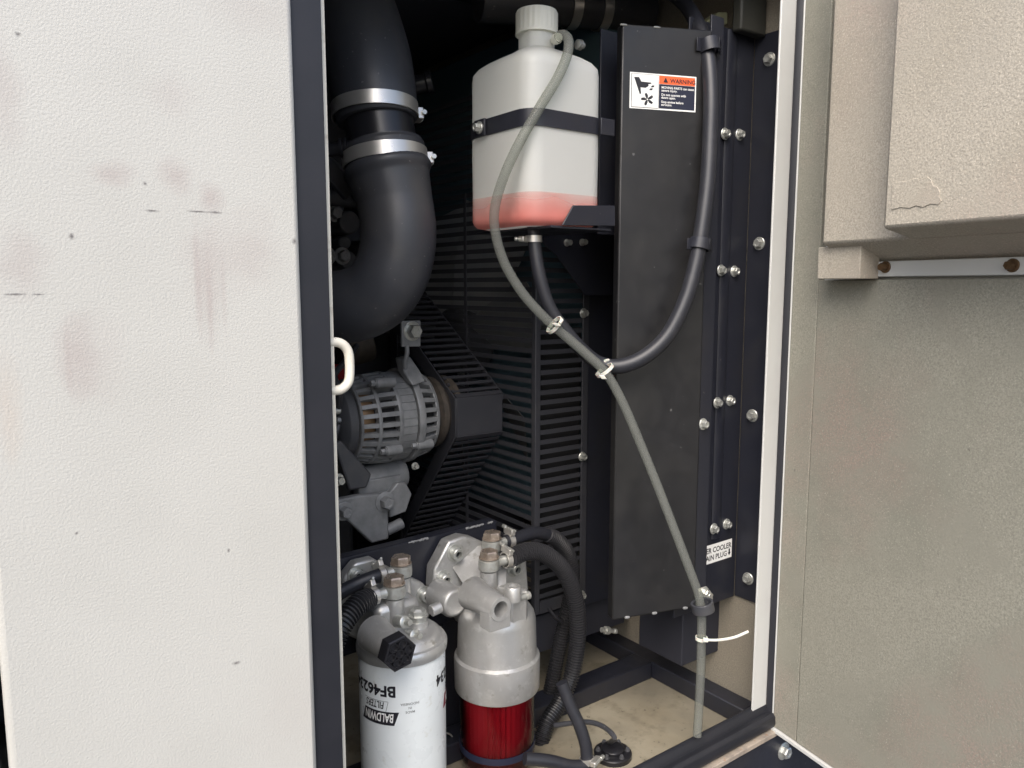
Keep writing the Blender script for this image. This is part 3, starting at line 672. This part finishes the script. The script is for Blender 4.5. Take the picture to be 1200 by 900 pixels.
# ------------------------------------------------------------------ charge pipe at the top
tp = empty('top_pipe', dep(660, 5, 1.12), 'black pipe with two grey clamps at the top behind the bottle cap', 'pipe')
q0, q1 = dep(560, 0, 1.12), dep(760, 14, 1.22)
cl_ = lambda t: q0 + (q1 - q0) * t
mk('hose', G().tube([cl_(t / 10) for t in range(11)], .030, 28), 'rubber', tp)
for t, r in ((.52, .0312), (.70, .0312)): mk('clamp', G().band(cl_(t), q1 - q0, r, .015, .0015, 40), 'stainless', tp)
mk('roof_strut', G().obox(dep(560, 2, 1.3), X1 * .28, Y1 * .006, Z1 * .004), 'guard_paint', label='thin dark roof strut behind the bottle cap', cat='strut')
# ------------------------------------------------------------------ coolant bottle
BX0, BX1, BY0, BY1 = .558, .676, .720, .854
bz0 = zat(BX0, BY0, 262); bz1 = zat(BX0, BY0, 64); bc = V(((BX0 + BX1) / 2, (BY0 + BY1) / 2, 0))
bo = empty('coolant_bottle', bc + Z1 * bz0, 'milky white plastic coolant bottle with pink coolant in the bottom', 'bottle')
def rrect(hx, hy, rad, z, n=7):
    out = []
    for cx, cy, a0 in ((1, 1, 0), (-1, 1, 90), (-1, -1, 180), (1, -1, 270)):
        for k in range(n + 1):
            t = R(a0 + 90 * k / n); out.append(V((bc.x + cx * (hx - rad) + rad * math.cos(t), bc.y + cy * (hy - rad) + rad * math.sin(t), z)))
    return out
hx, hy = (BX1 - BX0) / 2, (BY1 - BY0) / 2
nx = onY(629, 50, bc.y).x
def shell(inset, ztop, dome=True):
    rs = []; i = inset
    for q, dz in ((.012, 0), (.004, .002), (.0012, .006), (0, .011)): rs.append(rrect(hx - q - i, hy - q - i, .023, bz0 + dz + i))
    if not dome: rs.append(rrect(hx - i, hy - i, .023, ztop)); return rs
    zs = zat(BX0, BY0, 66)
    for z_ in (.05, .1, .15): rs.append(rrect(hx - i + (.0006 if z_ == .1 else 0), hy - i, .023, bz0 + (zs - bz0) * z_ / .2))
    rs.append(rrect(hx - i, hy - i, .023, zs - .004))
    for q, dz in ((.0015, .004), (.006, .0105), (.014, .0165), (.024, .022), (.034, .027)): rs.append(rrect(hx - q - i, hy - q - i, .021, zs + dz))
    return rs
rs = shell(0, 0); zneck = rs[-1][0].z
nr = .0222; nc = V((bc.x, bc.y - .004, 0))
circ = []
for k in range(len(rs[-1])):
    p = rs[-1][k]; a = math.atan2(p.y - bc.y, p.x - bc.x); circ.append(V((nc.x + nr * math.cos(a), nc.y + nr * math.sin(a), zneck + .0035)))
zcap = zat(nc.x, nc.y, 42)
rs += [circ, [V((p.x, p.y, zcap)) for p in circ]]
body = mk('body', G().rings(rs), 'bottle_plastic', bo, ang=50)
zliq = zat(BX0, BY0, 223)
mk('coolant', G().rings(shell(-.0003, zliq, False), False), 'coolant', bo, ang=50)
ct = zat(nc.x, nc.y, 13)
g = G(); n_ = 96
def ribr(k): return .0253 + (.0007 if (k % 4) < 2 else -.0001)
g.rings([[V((nc.x + (ribr(k) if rb else rr) * math.cos(2 * math.pi * k / n_), nc.y + (ribr(k) if rb else rr) * math.sin(2 * math.pi * k / n_), z_)) for k in range(n_)]
         for rr, z_, rb in ((.022, zcap - .0002, 0), (.0262, zcap + .0003, 0), (.026, zcap + .004, 0), (0, zcap + .005, 1), (0, ct - .004, 1), (.0245, ct - .001, 0), (.022, ct, 0))])
mk('cap', g, 'cap_plastic', bo, ang=40)
np0 = V((nc.x + .014, nc.y - .013, zat(nc.x, nc.y, 49)))
npE = dep(655, 44, .90)
nd = (npE - np0)
mk('nipple', G().lathe(np0, nd, [(.0045, 0), (.0045, nd.length * .5), (.0062, nd.length * .55), (.004, nd.length * .75), (.0062, nd.length * .8), (.004, nd.length)], 16), 'cap_plastic', bo)
# strap round the bottle, tray and back plate
zs0 = zat(BX0, BY0, 135)
out_, inn = rrect(hx + .0022, hy + .0022, .0252, 0), rrect(hx + .0004, hy + .0004, .0234, 0)
SH = .0098; m = len(out_); g = G()
idx = [k for k in range(m) if True]
rr_ = []
lst = list(range(8, m)) + [0]          # leave the back side open
for k in lst[0:]:
    a, b2 = out_[k], inn[k]
    rr_.append([V((b2.x, b2.y, zs0 - SH)), V((b2.x, b2.y, zs0 + SH)), V((a.x, a.y, zs0 + SH)), V((a.x, a.y, zs0 - SH))])
mk('strap', G().rings(rr_), 'black_paint', gx, ang=40)
sx1 = onY(718, 140, BY0 - .003).x
mk('strap_arm', G().box((BX1 - .012, BY0 - .0048, zs0 - SH), (sx1 + .002, BY0 - .0026, zs0 + SH)), 'black_paint', gx, .0006)
tb = onX(563.5, 140, BX0 - .004); tb.z = zs0
mk('strap_tab', G().box((BX0 - .0062, tb.y - .010, zs0 - SH * 1.05), (BX0 - .0026, tb.y + .012, zs0 + SH * 1.05)), 'black_paint', gx, .0008)
bolt(gx, V((BX0 - .0062, tb.y, tb.z)), -X1, 'zinc', .0052, .006)
mk('tray', G().box((BX0 + .03, BY0 - .003, bz0 - .0035), (sx1, BY1 + .02, bz0 - .0006)), 'black_paint', gx, .0006)
ty = BY0 - .006
mk('tray_lip', G().prism([onY(659, 264, ty), onY(672, 240.5, ty), onY(721, 241, ty), onY(721, 265, ty)], (0, .0025, 0)), 'black_paint', gx, .0008)
mk('back_plate', G().box((onY(703, 150, .775).x, .775, bz0 - .003), (onY(722, 150, .775).x + .02, .778, zat(.70, .775, 30))), 'black_paint', gx, .0006)
mk('stud', G().lathe(dep(681, 53, .99), -X1, [(.004, -.004), (.004, 0), (.0065, .0005), (.0065, .003), (.004, .0035), (.0062, .004), (.0062, .0065), (.003, .008)], 14), 'zinc', gx)
# ------------------------------------------------------------------ clear overflow hose
ch = pth([(653, 45, .905), (659, 41, .90), (666, 47, .895), (664.5, 65, .89), (653, 92, .885), (633, 125, .88), (611, 163, .88), (592, 203, .885), (580, 243, .895), (581, 275, .905), (592, 310, .915), (612, 343, .925), (635, 369, .935), (657, 389, .945), (685, 413, .955), (709, 436, .962), (728, 468, .968), (748, 514, .975), (768, 563, .98), (787, 612, .985), (806, 662, .992), (818, 695, 1.0), (822, 720, 1.005), (822, 748, 1.01), (821, 790, 1.02), (819, 830, 1.03), (817, 862, 1.035)], 10)
ch[-1] = V((ch[-1].x, ch[-1].y, max(ch[-1].z, ZFL + .002)))
mk('overflow_hose', G().tube(ch, .0058, 18), 'clear_hose', label='clear overflow hose hanging from the bottle neck down to the floor', cat='hose')
# ------------------------------------------------------------------ black coolant hose
bh = empty('coolant_hose', dep(626, 275, 1.0), 'black rubber coolant hose looping from under the bottle up past the warning label', 'hose')
hp = pth([(625, 262, .95), (627, 290, .95), (632, 322, .953), (643, 358, .96), (660, 384, .968), (683, 411, .978), (703, 426, .985), (728, 429, .985), (757, 417, .985), (783, 392, .985), (803, 352, .985), (815, 310, .985), (822, 270, .985), (829, 215, .985), (832, 160, .985), (833, 110, .985), (829, 65, .99), (818, 30, 1.01), (800, 2, 1.06), (775, -12, 1.12), (740, -14, 1.18)], 8)
mk('hose', G().tube(hp, lambda t: .0082 + .0016 * min(1, max(0, (t - .2) / .15)), 18), 'hose_rubber', bh)
c = dep(625.5, 280, .95)
hclamp(bh, c, -Z1, .0088, .008, near_angle(c, -Z1, (619, 281, .0088)), 'hose_clamp', .0025)
# ------------------------------------------------------------------ hose clips
def clip(x, y, dpt, ax, label, px_plate, wd=.0135, r=.0118, mt='black_paint'):
    e = empty('hose_clip', dep(x, y, dpt), label, 'clip', 'black clips holding hoses to the shroud')
    c = dep(x, y, dpt); mk('loop', G().band(c, ax, r, wd, .0016, 30), mt, e, .0004)
    q = onY(px_plate[0], px_plate[1], PA.y - .0005)
    s_ = c + (c - C0).normalized() * 0 - Y1 * (r * .6)
    mk('tongue', G().prism([V((c.x + .003, c.y - r - .0004, c.z - wd / 2)), V((q.x, q.y, c.z - wd / 2)), V((q.x, q.y, c.z + wd / 2)), V((c.x + .003, c.y - r - .0004, c.z + wd / 2))], (0, -.0015, 0)), mt, e, .0004)
    mk('strap_end', G().box((c.x - r - .008, c.y + r * .2, c.z - wd / 2), (c.x - r * .6, c.y + r * .2 + .0016, c.z + wd / 2)), mt, e, .0004)
    return e
clip(831, 54, .988, dep(829, 65, .99) - dep(826, 48, .99), 'black hose clip at the top of the black hose', (844, 56), .0165)
clip(820, 286, .985, dep(818, 290, .985) - dep(822, 270, .985), 'black hose clip half way up the black hose', (834, 286), .0140)
lc = empty('loop_clip', dep(823, 708, 1.0), 'black rubber lined clip at the lower end of the shroud', 'clip')
c = dep(823.5, 711, 1.003); axx = (dep(822, 735, 1.005) - dep(820, 700, 1.0))
mk('loop', G().band(c, axx + RT * .006, .0115, .013, .003, 36), 'rubber', lc, .0006)
mk('tab', G().prism([onY(x, y, PA.y - .0015) for x, y in ((818, 690), (828, 687), (836, 697), (834, 708), (822, 708))], (0, .0015, 0)), 'stainless', lc, .0004)
bolt(lc, onY(825.5, 694.5, PA.y - .0015), -Y1, 'zinc', .0058, .006)
# ------------------------------------------------------------------ cable ties
def tie(x, y, dpt, ax, rad, label, tail=None, head=None):
    e = empty('cable_tie', dep(x, y, dpt), label, 'cable tie', 'white cable ties on the hoses')
    c = dep(x, y, dpt); u, v, d = frame(V(ax))
    mk('band', G().band(c, ax, rad, .0042, .0012, 28), 'tie_white', e)
    hp_ = dep(*head); mk('head', G().obox(hp_, d * .0031, frame(hp_ - C0)[0] * .0032, (C0 - hp_).normalized() * .0028), 'tie_white', e, .0007)
    if tail:
        t = smooth_path([dep(*q) for q in tail], 6); mk('tail', G().tube(t, .0018, 8), 'tie_white', e)
tie(650, 381, .945, dep(657, 389, .945) - dep(635, 369, .935), .0115, 'upper white cable tie joining clear and black hoses', [(656, 379, .932), (659, 375, .935)], (652, 380.5, .930))
tie(708.5, 434, .968, dep(728, 468, .968) - dep(690, 418, .955), .0115, 'middle white cable tie where the black hose leaves the clear hose', [(709, 423, .952), (713, 422, .958)], (706.5, 442, .950))
tie(822, 748, 1.01, -Z1, .0066, 'lowest white cable tie with a long loose tail on the clear hose', [(828, 750, .998), (842, 750, .99), (860, 747, .985), (877, 740, .985)], (827, 750, .998))
# ------------------------------------------------------------------ filter mounting bar
YBR = .888
zb0 = zat(.45, YBR, 640)
ba = empty('filter_bar', onY(490, 640, YBR), 'black steel angle bar with weld marks behind the two filters', 'bar')
xr = onY(582, 610, YBR).x; pt_ = onY(582, 612, YBR); pl = onY(397, 662, YBR)
tl = (pl.z + pt_.z) / 2
pl = onY(397, 656, YBR); pt_ = onY(582, 610, YBR); sl_ = (pt_.z - pl.z) / (pt_.x - pl.x)
def bz(x): return pl.z + sl_ * (x - pl.x)
mk('web', G().prism([(.05, YBR, bz(.05)), (xr, YBR, bz(xr)), (xr, YBR, bz(xr) - .13), (.05, YBR, bz(.05) - .13)], (0, .004, 0)), 'black_paint', ba, .0008)
mk('flange', G().prism([(.05, YBR + .0042, bz(.05)), (xr, YBR + .0042, bz(xr)), (xr, YBR + .0042, bz(xr) - .006), (.05, YBR + .0042, bz(.05) - .006)], (0, .016, 0)), 'black_paint', ba, .0012)
for x, y, L in ((490, 634, .03), (556, 616.5, .03), (574, 610, .008)):
    p = onY(x, y, YBR); p.z = bz(p.x) - .0005; p.y = YBR - .0005; g = G(); random.seed(int(x))
    pts = [p + V((1, 0, sl_)) * (L * (k / 12 - .5)) + V((0, random.uniform(-.0006, .0006), random.uniform(-.0008, .0008))) for k in range(13)]
    g.tube(pts, [.0004 + random.uniform(.0006, .0016) for _ in pts], 8); mk('weld', g, 'grey_engine', ba)
mk('leg', G().box((xr - .09, YBR + .005, ZFL + .001), (xr - .05, YBR + .02, tl - .03)), 'black_paint', ba, .001)
# ------------------------------------------------------------------ filter helpers
TC = V((-.47, -.883, 0))
def sock(parent, p, nrm, r=.0085, h=.010):
    o = mk('socket_bolt', G().lathe(p, nrm, [(r * 1.45, 0), (r * 1.45, .0015), (r, .0016), (r, h - .001), (r * .9, h), (r * .56, h), (r * .54, h - .006)], 22), 'zinc', parent, ang=40)
    mk('recess_shade', G().lathe(p + V(nrm).normalized() * (h - .0058), nrm, [(r * .53, 0), (r * .53, .0004)], 6), 'core_dark', o); return o  # near-black disc paints the shade inside the bolt socket
def banjo(parent, ring_px, Y, hexd, nip, colz, hose_r):
    p = onY(ring_px[0], ring_px[1], Y); r = .0138
    o = mk('banjo_fitting', G().lathe(p - Z1 * .0085, Z1, [(r * .8, 0), (r, .002), (r * 1.03, .0085), (r, .015), (r * .8, .017)], 28), 'zinc', parent, ang=50)
    mk('hex_bolt', G().lathe(p + Z1 * .0087, Z1, [(r * .98, 0), (r * .98, .0015)], 24).lathe(p + Z1 * .0103, Z1, [(r * .92, 0), (r * .92, .007), (r * .78, .0085), (r * .3, .0085)], 6, a0=.3), 'brass_bolt', o, ang=30)
    mk('nipple', G().lathe(p + nip * .008, nip, [(.0068, 0), (.0072, .006), (.006, .010), (.0068, .015), (.0055, .03)], 18), 'zinc', o)
    mk('column', G().cyl(p - Z1 * .009, V((p.x, p.y, colz)), .0118, .0135, 24), 'cast_aluminium', parent)
    return p
def corr(parent, pts, r, nm, lead=0):
    p = resample(smooth_path(pts, 14), .00105)
    return mk(nm, G().tube(p, [r if (k % 4) in (1, 2) else r * .78 for k in range(len(p))], 14), 'corrugated', parent, ang=20)
def smallclamp(parent, c, ax, r, spx):
    return hclamp(parent, c, ax, r, .0075, near_angle(c, ax, (spx[0], spx[1], r)), 'hose_clamp', .0027)
# ------------------------------------------------------------------ white spin-on filter
WX, WY, WR = .425, .80, .0525
wf = empty('spin_on_filter', (WX, WY, ZFL), 'white spin-on fuel filter with black print, front left', 'filter')
wa = V((WX, WY, 0)); fp = wa + TC * WR
zt_ = zat(fp.x, fp.y, 783)
can = mk('can', G().lathe(wa + Z1 * (ZFL + .02), Z1, [(WR * .9, 0), (WR, .006), (WR, zt_ - ZFL - .026), (WR * .985, zt_ - ZFL - .022), (WR * .97, zt_ - ZFL - .020)], 64), 'can_white', wf, ang=40)
hd = mk('head', G().lathe(wa + Z1 * zt_, Z1, [(WR * .99, -.0008), (WR * 1.035, .0005), (WR * 1.05, .005), (WR * 1.05, .010), (WR * 1.01, .0135), (WR * .95, .0145), (WR * .93, .0155), (WR * .90, .0195), (WR * .80, .0235), (WR * .62, .0265), (WR * .35, .028)], 56), 'cast_aluminium', wf, ang=40)
YFL = .868
fl = [(399, 705), (404, 676), (417, 660), (438, 655), (456, 665), (497, 684), (512, 706), (500, 730), (440, 760), (402, 742)]
mk('mounting_flange', G().prism([onY(x, y, YFL) for x, y in fl], (0, .018, 0)), 'cast_aluminium', hd, .003)
mk('neck', G().box((WX - .03, WY + .005, zt_ + .005), (WX + .03, YFL + .001, zt_ + .055)), 'cast_aluminium', hd, .008)
sock(hd, onY(497, 697, YFL), -Y1); sock(hd, onY(417, 674, YFL), -Y1)
cpz = onY(466, 764, .722)
mk('port', G().lathe(cpz + Y1 * .058, -Y1, [(.021, 0), (.0185, .02), (.0165, .051)], 28), 'cast_aluminium', hd)
pc = mk('port_cap', G().lathe(cpz + Y1 * .009, -Y1, [(.0205, 0), (.0205, .014), (.0195, .0152), (.017, .0152), (.0165, .012)], 6, a0=.2), 'plastic_black', hd, ang=30)
g = G()
for k in range(7):
    o = V((0, 0, 0)) if k == 6 else V((math.cos(k * math.pi / 3 + .2), 0, math.sin(k * math.pi / 3 + .2))) * .0108
    q = cpz + Y1 * .009 + o - Y1 * .0118; g.lathe(q, -Y1, [(.0052, 0), (.0052, .0034), (.0040, .0034), (.0038, .0005)], 12)
mk('cap_cells', g, 'plastic_black', pc)
n1_ = banjo(hd, (470, 668), .845, 0, -X1, zt_ + .02, .006)
n2_ = banjo(hd, (462, 692), .812, 0, -X1, zt_ + .02, .006)
zb_ = zt_ + .03
pB = onY(490, 722, .79)
mk('bleed_bolt', G().lathe(pB, Z1, [(.0112, -.03), (.0105, 0), (.0118, .0005), (.0118, .002)], 20).lathe(pB + Z1 * .002, Z1, [(.0098, 0), (.0098, .006), (.006, .0085)], 6), 'zinc', hd, ang=30)
mk('bleed_column', G().cyl(onY(490, 752, .79), pB - Z1 * .005, .0128, .0122, 22), 'cast_aluminium', hd)
for x, y, r in ((475, 731, .0075), (487, 747, .0075)):
    p = onY(x, y, .765); mk('bleed_screw', G().lathe(p + Y1 * .02 - Z1 * .004, V((.15, -1, .25)), [(r, 0), (r, .016), (r * .8, .017), (r * .45, .0175), (r * .45, .026), (r * .2, .026)], 16), 'zinc', hd)
mk('side_nub', G().cyl(onY(505, 716, .80), onY(516, 711, .80), .0075, seg=16), 'cast_aluminium', hd, .001)
# printing on the can, upside down
def wrap(th0, z0, k=.00045):
    def fn(a, b):
        t = th0 - a / WR; return V((WX + (WR + k) * math.cos(t), WY + (WR + k) * math.sin(t), z0 - b))
    return fn
def subdiv_flat(name, vs, fs, fn, m, parent): return flat(name, vs, fs, fn, m, parent)
th_c = math.atan2(-WY, -WX)
def th_px(x): # can angle seen at a pixel column
    best = min(range(-120, 121), key=lambda k: abs((lambda p: 600 + F * (p - C0).dot(RT) / (p - C0).dot(FW) - x)(V((WX + WR * math.cos(th_c + k * R(.75)), WY + WR * math.sin(th_c + k * R(.75)), zt_ - .05)))))
    return th_c + best * R(.75)
def can_z(y, x=464):
    t = th_px(x); return zat(WX + WR * math.cos(t), WY + WR * math.sin(t), y)
def prints(thr, z_bf, full=True):
    vs, fs = text2d('BF46234', .0185, .0006); subdiv_flat('lettering', vs, fs, wrap(thr, z_bf), 'print_black', can)
    W_, Hh = .047, .0165; zz = can_z(858, 458); base = wrap(thr - .0015 / WR + .0, zz + (0))
    n = 24; lo_, hi_ = [], []
    zt2 = z_bf - .048
    f0 = wrap(thr + .001, zt2, .0003)
    vs = []; fs = []
    for k in range(n + 1):
        a = W_ * k / n; vs += [V((a - .003, 0, 0)), V((a + .003, Hh, 0))]
    fs = [[2 * k, 2 * k + 2, 2 * k + 3, 2 * k + 1] for k in range(n)]
    fs = [f[::-1] for f in fs]
    flat('brand_bar', vs, fs, lambda a, b: f0(a, -Hh + b + .0), 'print_black' if full else 'print_red', can)
    v2, f2 = text2d('BALDWIN', .0150, .0003, shear=.15); wd = max(v.x for v in v2)
    f1 = wrap(thr + .001, zt2, .0008)
    flat('lettering', v2, f2, lambda a, b: f1(a * (W_ - .007) / wd + .003, -Hh + b + .0022), 'print_white', can)
    v3, f3 = text2d('FILTERS', .0118, .0002, shear=.2); wd = max(v.x for v in v3)
    f4 = wrap(thr + .001, zt2, .0005)
    flat('lettering', v3, f3, lambda a, b: f4(a * .027 / wd + .0145, b - Hh - .0115), 'print_black', can)
    vs = [V(p + (0,)) for p in ((.0125, -.0002), (.0129, -.0002), (.0098, -.0125), (.0094, -.0125))] 
    flat('box_line', vs, [[0, 1, 2, 3]], lambda a, b: f4(a, b - Hh), 'print_black', can)
    vs = []; 
    for k in range(n + 1):
        a = .0098 + .034 * k / n; vs += [V((a, -.0125, 0)), V((a, -.0129, 0))]
    flat('box_line', vs, fs, lambda a, b: f4(a, b - Hh), 'print_black', can)
zbf = can_z(805, 462)
prints(th_px(464.5), zbf)
prints(th_px(464.5) + R(128), zbf, False)
for s_, dy in (('MADE', .0115), ('IN', .0065), ('INDONESIA', .0015)):
    vs, fs = text2d(s_, .0042, .00005, 'CENTER'); subdiv_flat('lettering', vs, fs, wrap(th_px(481), can_z(822, 481) - dy, .0004), 'print_grey', can)
# hoses to the left
h1 = empty('fuel_hose', n1_ - X1 * .05, 'smooth black fuel hose leaving the white filter to the left', 'hose')
pts = [n1_ - X1 * .022, n1_ - X1 * .04 - Z1 * .001, onY(415, 686, .848), onY(392, 699, .845), onY(350, 730, .84)]
mk('hose', G().tube(smooth_path(pts, 8), .0088, 16), 'hose_rubber', h1)
smallclamp(h1, n1_ - X1 * .028, X1, .0090, (437, 658))
h2 = empty('fuel_hose', n2_ - X1 * .05, 'ribbed black conduit hose leaving the white filter to the left', 'hose')
pts = [n2_ - X1 * .034 - Z1 * .002, onY(420, 708, .80), onY(404, 727, .79), onY(392, 752, .785), onY(378, 800, .78)]
corr(h2, pts, .0132, 'conduit')
smallclamp(h2, n2_ - X1 * .027, X1, .0090, (430, 686))
# ------------------------------------------------------------------ red bowl separator
RX, RY, RR = .567, .80, .0535
rf = empty('water_separator', (RX, RY, ZFL), 'cast aluminium water separator with red bowl, right of the white filter', 'filter')
ra = V((RX, RY, 0)); fp = ra + TC * .0565
zc1 = zat(fp.x, fp.y, 790); zc0 = zat(fp.x, fp.y, 829); zsh = zat(RX, RY, 713)
h_ = zsh - zc0
hb = mk('housing', G().lathe(ra + Z1 * zc0, Z1, [(.050, -.001), (.0560, 0), (.0568, .002), (.0575, zc1 - zc0 - .004), (.0570, zc1 - zc0), (.0535, zc1 - zc0 + .003), (.0528, zc1 - zc0 + .010), (.0515, h_ - .012), (.0495, h_ - .004), (.045, h_ + .003), (.036, h_ + .007), (.015, h_ + .009)], 64), 'cast_aluminium', rf, ang=40)
mk('bowl', G().lathe(ra + Z1 * (ZFL + .01), Z1, [(.040, 0), (.048, .01), (.0505, .02), (.0505, zc0 - ZFL - .0105)], 56, False), 'bowl_red', rf, ang=40)
n_ = 40; z0_, z1_ = ZFL + .04, zc0 - .003
g = G().rings([[V((RX + (.0468 if k % 2 else .0385) * math.cos(math.pi * k / n_), RY + (.0468 if k % 2 else .0385) * math.sin(math.pi * k / n_), z_)) for k in range(2 * n_)] for z_ in (z0_, z1_)])
mk('pleated_element', g, 'pleat', rf, ang=20)
fb = ra + TC * .05; zk = zat(fb.x, fb.y, 893)
mk('bowl_ring', G().band(ra + Z1 * zk, Z1, .0507, .009, .0008, 56), 'print_navy', rf)
YF2 = .862
fl = [(508, 688), (510, 668), (527, 636), (545, 629.5), (556, 632), (590, 648), (615, 655), (618, 690), (585, 715), (540, 715)]
fo = [(507.5, 690), (509, 667), (526, 635), (543, 628.5), (557, 631), (590, 646), (617, 652), (620, 692), (585, 720), (530, 722)]
flg = mk('mounting_flange', G().prism([onY(x, y, YF2) for x, y in fo], (0, .022, 0)), 'cast_aluminium', hb, .003)
for x, y in ((533, 648), (519.5, 678), (602, 666)): sock(flg, onY(x, y, YF2), -Y1, .0085, .011)
# webs from flange to housing
mk('web', G().prism([onY(560, 640, YF2), onY(530, 665, YF2), onY(543, 685, YF2 - .01), onY(560, 700, .80), onY(585, 690, .80), onY(585, 660, .83)], (.012, 0, .0)), 'cast_aluminium', hb, .004)
mk('neck', G().box((RX - .036, RY + .0, zsh - .03), (RX + .036, YF2 + .001, zsh + .02)), 'cast_aluminium', hb, .012)
mk('lug', G().lathe(onY(522, 700, .84), -Y1, [(.020, -.02), (.020, .02), (.016, .026)], 24), 'cast_aluminium', hb, .002)
pb = onY(587, 714, .715)
mk('port', G().lathe(pb + Y1 * .062, -Y1, [(.021, 0), (.0178, .025), (.0152, .061), (.0147, .0621), (.0098, .0621), (.0094, .012)], 32), 'cast_aluminium', hb, ang=40)
q = pb
mk('port_flange', G().prism([q + V((-.0152, .0012, .0)), q + V((-.0152, .0012, -.026)), q + V((.0152, .0012, -.026)), q + V((.0152, .0012, 0)), q + V((.0108, .0012, -.0108)), q + V((0, .0012, -.0153)), q + V((-.0108, .0012, -.0108))], (0, .022, 0)), 'cast_aluminium', hb, .001)
m1 = banjo(hb, (576.5, 638.5), .845, 0, X1, zsh - .01, .006)
m2 = banjo(hb, (573, 661), .812, 0, X1, zsh - .01, .006)
pk = onY(607, 690, .757)
mk('side_column', G().box((pk.x - .014, pk.y - .004, onY(607, 735, .757).z), (pk.x + .014, pk.y + .03, pk.z - .002)), 'cast_aluminium', hb, .004)
mk('vent_boss', G().lathe(onY(601, 703, .752), Z1, [(.0108, 0), (.0108, .017), (.0098, .0185), (.0055, .0185), (.005, .012)], 22), 'cast_aluminium', hb, ang=40)
pv = onY(610, 700, .752)
mk('vent_screw', G().lathe(pv - X1 * .004, X1, [(.0042, 0), (.0042, .010), (.0035, .0105), (.0035, .013), (.0055, .0135), (.0055, .0175), (.004, .0185)], 14), 'zinc', hb)
# hoses to the right
k1 = empty('fuel_hose', m1 + X1 * .05, 'upper black hose arching right from the water separator', 'hose')
pts = [m1 + X1 * .022, m1 + X1 * .035, onY(625, 624.5, .85), onY(644, 627, .855)]
mk('hose', G().tube(smooth_path(pts, 8), .0092, 16), 'hose_rubber', k1)
corr(k1, [onY(641, 626, .854), onY(652, 632, .857), onY(665, 648, .862), onY(671, 675, .866), onY(666, 710, .87), onY(657, 750, .872), onY(648, 795, .872), onY(638, 840, .872), onY(630, 880, .872), onY(628, 925, .872)], .0115, 'conduit')
smallclamp(k1, m1 + X1 * .030, X1, .0095, (600, 619))
k2 = empty('fuel_hose', m2 + X1 * .05, 'lower ribbed conduit hose looping right beside the red bowl', 'hose')
corr(k2, [m2 + X1 * .034, onY(616, 646.5, .818), onY(638, 649, .822), onY(660, 668, .826), onY(674, 702, .828), onY(677, 745, .828), onY(670, 790, .826), onY(655, 825, .822), onY(640, 850, .818), onY(632, 880, .815), onY(629, 930, .813)], .0128, 'conduit')
smallclamp(k2, m2 + X1 * .029, X1, .0095, (596, 645))
# tie on the hose behind
tt = mk('hose_tie', G().tube(smooth_path([onY(643, 713, .866), onY(650, 722, .856), onY(660, 730, .855)], 4), .0028, 8), 'plastic_black', label='black cable tie end behind the ribbed conduit hose', cat='cable tie')
# ------------------------------------------------------------------ floor fitting
fp_ = onZ(718, 886, ZFL)
ff = empty('floor_flange', fp_, 'round black bolted fitting on the cabinet floor', 'fitting')
mk('base', G().lathe(fp_ + Z1 * .0003, Z1, [(.0265, 0), (.0265, .006), (.025, .0075), (.02, .0085)], 36), 'plastic_black', ff)
mk('dome', G().lathe(fp_ + Z1 * .0088, Z1, [(.0165, 0), (.0165, .004), (.011, .0075), (.004, .008)], 28), 'plastic_black', ff, .0006)
for k in range(6):
    t = k * math.pi / 3 + .4; bolt(ff, fp_ + V((math.cos(t), math.sin(t), 0)) * .0205 + Z1 * .0082, Z1, 'dark_engine', .0028, .003, washer=1.3)
mk('lead', G().tube(smooth_path([fp_ + V((.004, .012, .012)), dep(720, 864, 1.03), dep(706, 851, 1.06), dep(685, 846, 1.08), dep(650, 850, 1.1)], 6), .0035, 10), 'rubber', ff)
h3 = empty('drain_hose', onZ(688, 893, ZFL), 'thin black hose with steel clamp running down beside the floor fitting', 'hose')
hpts = [dep(658, 800, 1.02), dep(668, 826, 1.02), dep(679, 850, 1.02), dep(686, 872, 1.02), dep(688, 890, 1.02)]
mk('hose', G().tube(smooth_path(hpts, 8), .0082, 14), 'hose_rubber', h3)
smallclamp(h3, dep(688, 891, 1.02), dep(688, 895, 1.02) - dep(686, 880, 1.02), .0084, (695, 892))
g = G().tube(smooth_path([dep(692, 897, 1.02), dep(670, 898, 1.01), dep(645, 892, 1.0), dep(615, 889, .99)], 6), .0082, 14)
mk('floor_hose', g, 'hose_rubber', label='black hose lying along the floor below the red bowl', cat='hose')
# drain stud below the shroud
ds = onY(722, 740, .86)
mk('drain_stud', G().lathe(onY(705, 738, .86), onY(733, 741, .86) - onY(705, 738, .86), [(.004, 0), (.004, .008), (.0065, .0085), (.0065, .016), (.0035, .0165), (.0035, .028), (.0042, .0285), (.0042, .034), (.002, .036)], 14), 'zinc', label='small threaded drain fitting under the shroud corner', cat='fitting')
mk('wire_loop', G().tube(smooth_path([onY(521, 858, .86), onY(529, 862, .86), onY(531, 872, .86), onY(527, 882, .86), onY(518, 884, .86)], 6), .0012, 8), 'zinc', label='thin wire loop in the gap between the two filters', cat='wire')
